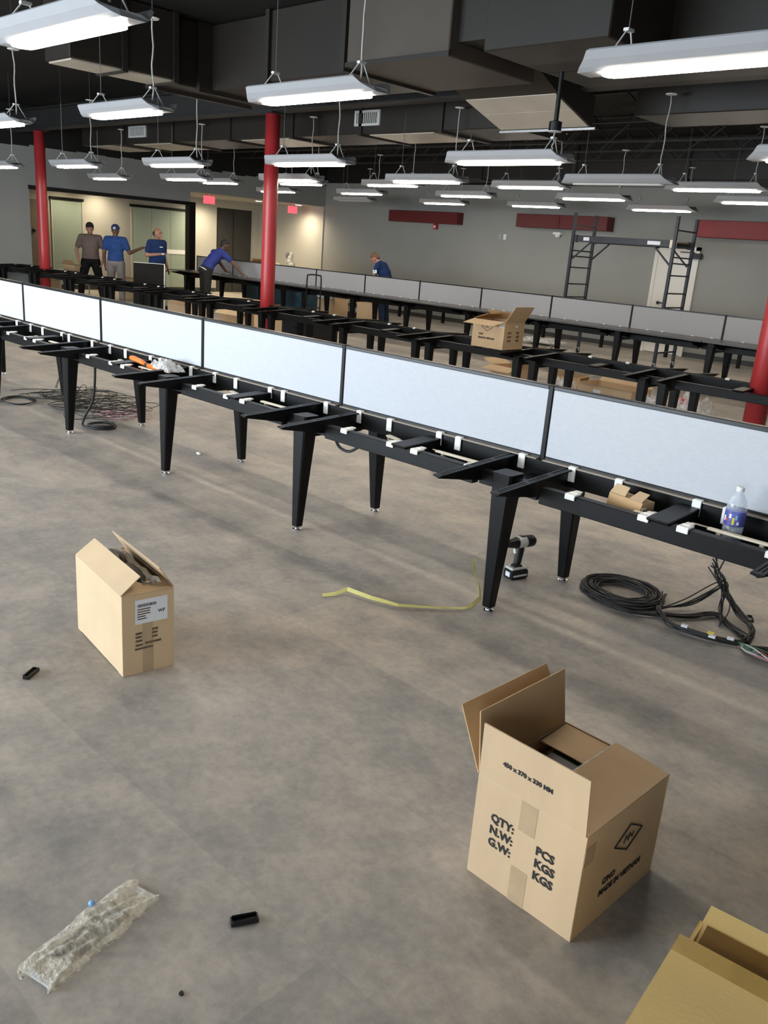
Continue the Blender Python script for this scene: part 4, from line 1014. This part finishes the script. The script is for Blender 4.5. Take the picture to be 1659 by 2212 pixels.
# ------------------------------------------------------------------ items near the far bench
def pallet_bin(x, y, w_, lab):
    t = thing('storage_bin', lab, 'bin', (x, y, .13))
    m = MB(); m.box(0, w_, 0, .015, 0, .46).box(0, w_, .585, .6, 0, .46).box(0, .015, .015, .585, 0, .46).box(w_-.015, w_, .015, .585, 0, .46).box(0, w_, 0, .6, 0, .012)
    m.obj('walls', 'bluebin', t, bevel=.006); MB().box(-.015, w_+.015, -.015, 0, .43, .47).box(-.015, w_+.015, .6, .615, .43, .47).box(-.015, 0, 0, .6, .43, .47).box(w_, w_+.015, 0, .6, .43, .47).obj('rim', 'bluebin', t)
    p = thing('pallet', 'wooden pallet under the '+lab, 'pallet', (x-.05, y-.04, 0))
    for k in range(5): MB().box(0, w_+.1, .15*k, .15*k+.10, .108, .128).obj('deck_board', 'wood', p)
    for k in range(3): MB().box((w_+.02)*k/2, (w_+.02)*k/2+.08, 0, .70, .0, .107).obj('stringer', 'wood', p)
pallet_bin(-18.1, 13.5, .85, 'dark teal bin left of the middle red column')
pallet_bin(-16.55, 13.5, .85, 'dark teal bin right of the middle red column')
t = thing('hand_truck', 'black hand truck standing in front of the far bench', 'hand truck', (-13.15, 11.55, 0), math.radians(40))
m = MB(); m.tube(smooth_path([(-.14, 0, .1), (-.14, .0, .6), (-.14, 0, 1.02), (-.10, 0, 1.08), (.10, 0, 1.08), (.14, 0, 1.02), (.14, 0, .6), (.14, 0, .1)], 4), .014, 8); m.obj('tube_frame', 'blackmetal', t, smooth=True)
for z in (.25, .45, .65): MB().box(-.14, .14, -.008, .008, z-.012, z+.012).obj('cross_bar', 'blackmetal', t)
MB().box(-.17, .17, -.22, .0, .02, .03).obj('toe_plate', 'blackmetal', t)
for s in (-1, 1):
    MB().lathe([(.03, -.02), (.10, -.018), (.11, 0), (.10, .018), (.03, .02)], 20, (s*.19, .06, .112), RX).obj('wheel', 'rubber', t, smooth=True)
MB().tube([(-.19, .06, .112), (.19, .06, .112)], .01, 8).obj('axle', 'galv', t)
MB().box(-.05, .05, -.02, -.012, .16, .28).obj('warning_label', 'yellow', t)
t = thing('black_crate', 'solid black case on the floor behind the middle bench near the red column', 'case', (-10.7, 9.35, 0))
MB().box(-.42, .42, -.25, .25, 0, .47).obj('case_body', 'blackplastic', t, bevel=.01); MB().box(-.43, .43, -.26, .26, .47, .53).obj('lid', 'blackplastic', t, bevel=.01)
MB().box(-.07, .07, -.275, -.25, .36, .39).obj('latch', 'blackmetal', t)
t = thing('wrapped_bundle', 'pale cloth wrapped bundle standing on the far bench', 'bundle', (-16.2, 13.45, .766))
m = MB()
for k in range(8): m.ell((.02*math.sin(k*2), .015*math.cos(k*1.7), .07+.075*k), (.17-.017*k, .15-.015*k, .08), 10, 7)
m.obj('cloth', 'cream', t, smooth=True); MB().ell((-.06, -.03, .58), (.06, .05, .07)).obj('dark_end', 'greycloth', t, smooth=True)
t = thing('cloth_roll', 'small white rag with dark core on the far bench', 'rag', (-16.62, 13.4, .766))
MB().ell((0, 0, .20), (.16, .12, .20)).obj('rag', 'cream', t, smooth=True); MB().ell((-.03, -.10, .33), (.07, .05, .05)).obj('dark_core', 'charcloth', t, smooth=True)
t = thing('tool_case', 'dark low object on the floor behind the far bench legs', 'case', (-15.3, 14.6, 0)); MB().box(-.4, .4, -.15, .15, 0, .16).obj('case_body', 'blackplastic', t, bevel=.02); MB().tube(smooth_path([(-.1, 0, .16), (-.08, 0, .22), (.08, 0, .22), (.1, 0, .16)]), .012, 8).obj('handle', 'blackplastic', t)
# floor raceway along the back wall with pedestal posts
t = thing('floor_raceway', 'dark raceway on short posts running before the back wall', 'raceway', (-10.0, 16.6, 0))
for k in range(8): MB().box(-5.5+k*1.5, -5.44+k*1.5, -.03, .03, 0, .52).obj('post', 'blackmetal', t)
MB().box(-5.6, 5.6, -.03, .03, .50, .54).obj('rail', 'blackmetal', t)
# folding table near the glass opening
t = thing('folding_table', 'white folding table with papers by the left red column', 'table', (-20.3, 9.15, 0))
# kept in front of the opening, behind the middle bench
MB().box(-.25, 1.15, .0, .85, .575, .605).obj('table_top', 'white', t, bevel=.01)
for x in (-.15, 1.05):
    for y in (.08, .77): MB().tube([(x, y, 0), (x, y, .575)], .014, 8).obj('leg', 'galv', t)
t = thing('paper_cup', 'white paper cup on the folding table by the left red column', 'cup', (-20.4, 9.3, .606)); MB().lathe([(.032, 0), (.045, .13)], 20).obj('cup', 'label', t, smooth=True); MB().lathe([(.047, .128), (.048, .136), (.03, .140)], 20).obj('lid', 'label', t)
crumple('paper_sheets', 'loose white paper sheets on the folding table', 'papers', (-19.5, 9.35, .606), (.5, .35, .03), 'white', 41, 12)
simple_carton((-20.35, 9.25, 0), 4, .5, .24, .48, 'pale carton on the floor left of the red column behind bench legs', 'cardpale', (('f', 20, .1, 'cardpale'),))
# stack of dark boards with aluminium edges
t = thing('board_stack', 'dark boards with pale metal edges leaning between two men', 'boards', (-16.85, 10.05, 0), math.radians(52))
for k in range(3):
    p = MB().box(-.32, .32, k*.055, k*.055+.04, .02, 1.0-.02*k, Matrix.Rotation(math.radians(-6), 4, 'X')).obj('board', 'board', t)
    MB().box(.32, .34, k*.055, k*.055+.04, .02, 1.0-.02*k, Matrix.Rotation(math.radians(-6), 4, 'X')).box(-.32, .34, k*.055, k*.055+.04, 1.0-.02*k, 1.012-.02*k, Matrix.Rotation(math.radians(-6), 4, 'X')).obj('metal_edge', 'alu', p)

# ------------------------------------------------------------------ people
def voxel(name, prims, m_, parent, vox=.011, sm=5):
    """one continuous surface grown round tapered limbs and ellipsoids"""
    mb = MB()
    for p in prims:
        if p[0] == 'c': mb.cap(*p[1:])
        else: mb.ell(p[1], p[2], 16, 10, p[3] if len(p) > 3 else None)
    me = bpy.data.meshes.new('tmp'); me.from_pydata(mb.v, [], mb.f); me.update()
    o = bpy.data.objects.new('tmp', me); COL.objects.link(o)
    r = o.modifiers.new('r', 'REMESH'); r.mode = 'VOXEL'; r.voxel_size = vox
    s = o.modifiers.new('s', 'SMOOTH'); s.factor = .5; s.iterations = sm
    bpy.context.view_layer.update()
    out = bpy.data.meshes.new_from_object(o.evaluated_get(bpy.context.evaluated_depsgraph_get()))
    bpy.data.objects.remove(o); bpy.data.meshes.remove(me)
    out.polygons.foreach_set('use_smooth', [True]*len(out.polygons)); out.materials.clear(); out.materials.append(M[m_]); out.name = name
    return link(name, out, parent)

def hand_prims(w, d, side, palm, curl=.5):
    """w wrist, d direction along the hand, palm = palm normal, side = +1 right, -1 left"""
    w = Vector(w); d = Vector(d).normalized(); pn = Vector(palm); pn = (pn-d*pn.dot(d)).normalized(); lat = d.cross(pn)*side
    R = Matrix((lat, pn, d)).transposed()
    pr = [('e', w+d*.045, (.040, .017, .052), R), ('c', w-d*.02, .027, w+d*.02, .027)]
    for k, (off, ln) in enumerate(((-.030, .062), (-.010, .075), (.010, .070), (.029, .052))):
        a = w+d*.082+lat*off; d1 = (d+pn*curl*.5).normalized(); b = a+d1*ln*.5; d2 = (d+pn*curl*1.6).normalized(); c = b+d2*ln*.5
        pr += [('c', a, .0095, b, .009), ('c', b, .009, c, .008)]
    a = w+d*.025-lat*.034; b = a+(d*.6-lat*.6+pn*.4).normalized()*.036; c = b+(d*.9-lat*.1+pn*.5).normalized()*.03
    pr += [('c', a, .0125, b, .0105), ('c', b, .0105, c, .009)]
    return pr

BASE = dict(pel=(0, 0, .96), wst=(0, 0, 1.10), chs=(0, .0, 1.30), nek=(0, -.01, 1.48), hed=(0, .02, 1.625),
            shL=(-.185, 0, 1.425), elL=(-.25, -.03, 1.13), wrL=(-.255, .05, .89), shR=(.185, 0, 1.425), elR=(.25, -.03, 1.13), wrR=(.255, .05, .89),
            hiL=(-.095, 0, .92), knL=(-.12, .03, .50), anL=(-.13, -.02, .09), hiR=(.095, 0, .92), knR=(.12, .03, .50), anR=(.13, -.02, .09))
def person(lab, loc, face, J, skin, shirt, pants, girth=1.0, headyaw=0.0, headpitch=0.0, hair=None, sleeve=.62, footdir=None, palmL=(1, 0, 0), palmR=(-1, 0, 0), handL=None, handR=None, belly=0.0, scale=1.0):
    j = {k: Vector(v) for k, v in {**BASE, **J}.items()}
    t = thing('person', lab, 'person', loc, math.atan2(-face[0], face[1]), 'workers in the room'); t.scale = (scale,)*3
    g = girth
    fwd = Vector((0, 1, 0))
    HR = Matrix.Rotation(headyaw, 3, 'Z') @ Matrix.Rotation(headpitch, 3, 'X')
    H = j['hed']
    def hp(x, y, z): return H + HR @ Vector((x, y, z))
    spine = (j['nek']-j['pel']).normalized(); lat = (j['shR']-j['shL']).normalized(); fw = spine.cross(lat)*-1
    if fw.dot(Vector((0, 1, 0))) < -.2: fw = -fw
    TR = Matrix((lat, lat.cross(spine)*-1 if False else spine.cross(lat), spine)).transposed()
    TC = (j['shL']+j['shR'])/2
    body = []
    body += [('e', H, (.076, .096, .112), HR), ('e', hp(0, .030, -.055), (.056, .066, .062), HR), ('c', hp(0, .092, .0), .011, hp(0, .112, -.030), .015), ('e', hp(-.078, -.005, -.015), (.012, .022, .032), HR), ('e', hp(.078, -.005, -.015), (.012, .022, .032), HR),
             ('e', hp(0, .085, .030), (.050, .018, .014), HR), ('e', hp(0, .088, -.062), (.026, .016, .008), HR), ('e', hp(0, .086, -.076), (.024, .016, .008), HR), ('e', hp(0, .078, -.100), (.026, .022, .018), HR),
             ('c', j['nek']-spine*.03, .060, hp(0, -.015, -.07), .052)]
    tor = [('e', TC-spine*.05, (.185*g, .105*g, .115), TR), ('e', TC-spine*.17, (.165*g, .115*g, .16), TR), ('e', j['wst']+fw*belly*.5, (.150*g, (.108+belly)*g, .15), TR), ('e', j['pel'], (.160*g, .115*g, .125), TR),
           ('c', j['shL'], .058, j['shR'], .058), ('c', j['nek']-spine*.05, .075, TC, .09)]
    body += tor
    limbs = []
    for s in 'LR':
        body += [('c', j['sh'+s], .055, j['el'+s], .042), ('c', j['el'+s], .042, j['wr'+s], .029),
                 ('c', j['hi'+s], .085*g, j['kn'+s], .056), ('c', j['kn'+s], .056, j['an'+s], .040)]
    dL = (j['wrL']-j['elL']) if handL is None else Vector(handL); dR = (j['wrR']-j['elR']) if handR is None else Vector(handR)
    body += hand_prims(j['wrL'], dL, -1, palmL) + hand_prims(j['wrR'], dR, 1, palmR)
    for s in 'LR':
        fd = Vector(footdir[s]) if footdir else Vector((.12 if s == 'R' else -.12, 1, 0)); fd.normalize(); j['to'+s] = j['an'+s]+fd*.15; j['to'+s].z = .045
        body += [('c', j['an'+s]-fd*.03+Vector((0, 0, -.045)), .040, j['to'+s], .036)]
    bd = voxel('body', body, skin, t, .0105, 4)
    # shirt
    e_ = .016
    sh = [('e', p[1], tuple(q+e_ for q in p[2]), p[3]) if p[0] == 'e' else ('c', p[1], p[2]+e_, p[3], p[4]+e_) for p in tor[:4]+tor[4:5]]
    sh[3] = ('e', j['pel']+spine*.05, (.168*g+.01, .124*g+.01, .11), TR)
    for s in 'LR': sh += [('c', j['sh'+s], .074, j['sh'+s].lerp(j['el'+s], sleeve), .066)]
    so = voxel('shirt', sh, shirt, t, .014, 5)
    # collar
    cz = j['nek']-spine*.005; mt = spine.to_track_quat('Z', 'Y').to_matrix()
    MB().lathe([(.074, -.02), (.070, .02), (.064, .024), (.064, -.02)], 18, cz, mt).obj('collar', 'blackcloth' if shirt == 'taupe' else shirt, so, smooth=True)
    # trousers
    pa = [('e', j['pel']-spine*.03, (.165*g+.012, .122*g+.012, .125), TR)]
    for s in 'LR': pa += [('c', j['hi'+s], .104*g, j['kn'+s], .078), ('c', j['kn'+s], .078, j['an'+s]+Vector((0, 0, .02)), .066)]
    pa += [('c', j['hiL'], .10*g, j['hiR'], .10*g)]
    po = voxel('trousers', pa, pants, t, .014, 5)
    for s in 'LR':
        fd = (j['to'+s]-j['an'+s]); fd.z = 0; fd.normalize()
        voxel('shoe', [('c', j['an'+s]-fd*.04+Vector((0, 0, -.04)), .050, j['to'+s]+fd*.02+Vector((0, 0, .003)), .044), ('c', j['an'+s]+Vector((0, 0, -.03)), .05, j['an'+s]+Vector((0, 0, .02)), .05)], 'white' if pants == 'jeans' else 'shoe', t, .012, 3)
    for sx in (-1, 1): MB().ell(hp(sx*.031, .090, .012), (.012, .008, .008), 10, 7, HR).obj('eye', 'hairdark', bd, smooth=True)
    if hair == 'cap' or hair == 'darkcap':
        mm = 'bluecap' if hair == 'cap' else 'hairdark'
        c = voxel('cap', [('e', hp(0, -.006, .045), (.088, .106, .085), HR), ('e', hp(0, .135, .040), (.070, .075, .010), HR)], mm, t, .009, 3)
        if hair == 'cap':
            MB().ell(hp(.012, -.104, .040), (.034, .008, .026), 14, 8, HR).obj('cap_logo', 'white', c, smooth=True); MB().ell(hp(.012, -.1085, .040), (.018, .006, .011), 12, 8, HR).obj('logo_mark', 'redprint', c, smooth=True)
    elif hair == 'thin':
        voxel('hair', [('e', hp(0, -.035, -.005), (.080, .074, .070), HR)], 'hairdark', t, .009, 3)
    elif hair:
        voxel('hair', [('e', hp(0, -.018, .022), (.082, .094, .100), HR), ('e', hp(0, -.05, -.02), (.070, .055, .070), HR), ('e', hp(0, .03, .07), (.066, .055, .04), HR)], hair, t, .009, 3)
    return t, j, so

# taupe polo, facing the camera
person('man in a taupe polo and dark cap standing with legs apart', (-18.42, 9.55, 0), (.85, -.50), dict(
    anL=(-.24, -.02, .09), knL=(-.19, .05, .50), anR=(.24, -.02, .09), knR=(.19, .05, .50), elL=(-.30, -.05, 1.15), wrL=(-.25, .06, .93), elR=(.30, -.05, 1.15), wrR=(.25, .08, .92)),
    'skin1', 'taupe', 'blackcloth', 1.12, .25, 0, 'darkcap', .66, belly=.02)
# blue polo and cap, back to the camera, pointing to the right
t, j, so = person('man in a blue polo and blue cap, seen from behind, pointing right', (-17.95, 9.90, 0), (-.72, .69), dict(
    elR=(.30, .02, 1.16), wrR=(.54, .20, 1.29), elL=(-.24, -.06, 1.14), wrL=(-.24, .0, .88)), 'skin2', 'blueshirt', 'greycloth', 1.06, -.1, 0, 'cap', .64, handR=(.9, .45, .2), palmR=(0, 0, -1))
# navy tee, turned to the right, one hand before the belly
t, j, so = person('balding man in a navy tee turned right, holding something white', (-17.15, 10.45, 0), (.98, .15), dict(
    elR=(.27, -.02, 1.16), wrR=(.10, .24, 1.20), elL=(-.25, -.06, 1.14), wrL=(-.27, .04, .90)), 'skin3', 'navyshirt', 'charcloth', 1.16, .28, 0, 'thin', .66, handR=(-.8, .6, .1), palmR=(0, -.3, 1), belly=.04)
MB().box(-.03, .05, .150, .158, 1.335, 1.355).obj('chest_logo', 'label', so)
t2 = thing('paper_note', 'small white note in the hand of the man in navy', 'note', (-16.86, 10.42, 1.19), .4); MB().box(-.03, .03, -.02, .02, 0, .035).obj('note', 'label', t2)
# royal blue polo, leaning over the far bench
t, j, so = person('man in a royal blue polo leaning over the far bench, seen from behind', (-16.9, 11.58, 0), (.12, 1), dict(
    pel=(0, -.02, .92), wst=(-.01, .08, 1.06), chs=(.0, .20, 1.21), nek=(.02, .36, 1.36), hed=(.03, .44, 1.48), shL=(-.20, .28, 1.30), shR=(.18, .33, 1.29),
    elL=(-.24, .46, 1.08), wrL=(-.20, .60, .90), elR=(.33, .52, 1.08), wrR=(.46, .68, .87), hiL=(-.095, -.02, .89), hiR=(.095, -.02, .89), anL=(-.20, -.05, .09), knL=(-.16, .0, .48), anR=(.16, -.14, .09), knR=(.14, -.05, .48)),
    'skin2', 'royal', 'charcloth', 1.04, -.5, -.35, 'hairdark', .60, handR=(.5, .6, -.25), handL=(.3, .7, -.2), palmR=(0, 0, -1), palmL=(0, 0, -1))
MB().ell(j['pel']-(j['nek']-j['pel']).normalized()*.045, (.182, .142, .028), 24, 8, (j['nek']-j['pel']).normalized().to_track_quat('Z', 'Y').to_matrix()).obj('undershirt', 'white', so, smooth=True)
# navy tee behind the far bench, looking down to the left
t, j, so = person('man in a navy tee bending behind the far bench, looking down', (-13.45, 13.92, 0), (-.93, -.38), dict(
    pel=(0, -.06, .93), wst=(0, .0, 1.06), chs=(0, .08, 1.21), nek=(0, .20, 1.38), hed=(0, .30, 1.46), shL=(-.185, .14, 1.32), shR=(.185, .14, 1.32),
    elL=(-.22, .22, 1.06), wrL=(-.16, .36, .90), elR=(.22, .22, 1.06), wrR=(.16, .36, .90), hiL=(-.095, -.06, .90), hiR=(.095, -.06, .90)),
    'skin1', 'navyshirt', 'jeans', 1.05, 0.0, -.75, 'hairbrown', .55, handL=(.1, .4, -.5), handR=(-.1, .4, -.5))
MB().box(-.266, -.258, .13, .22, 1.15, 1.22).obj('sleeve_patch', 'label', so)
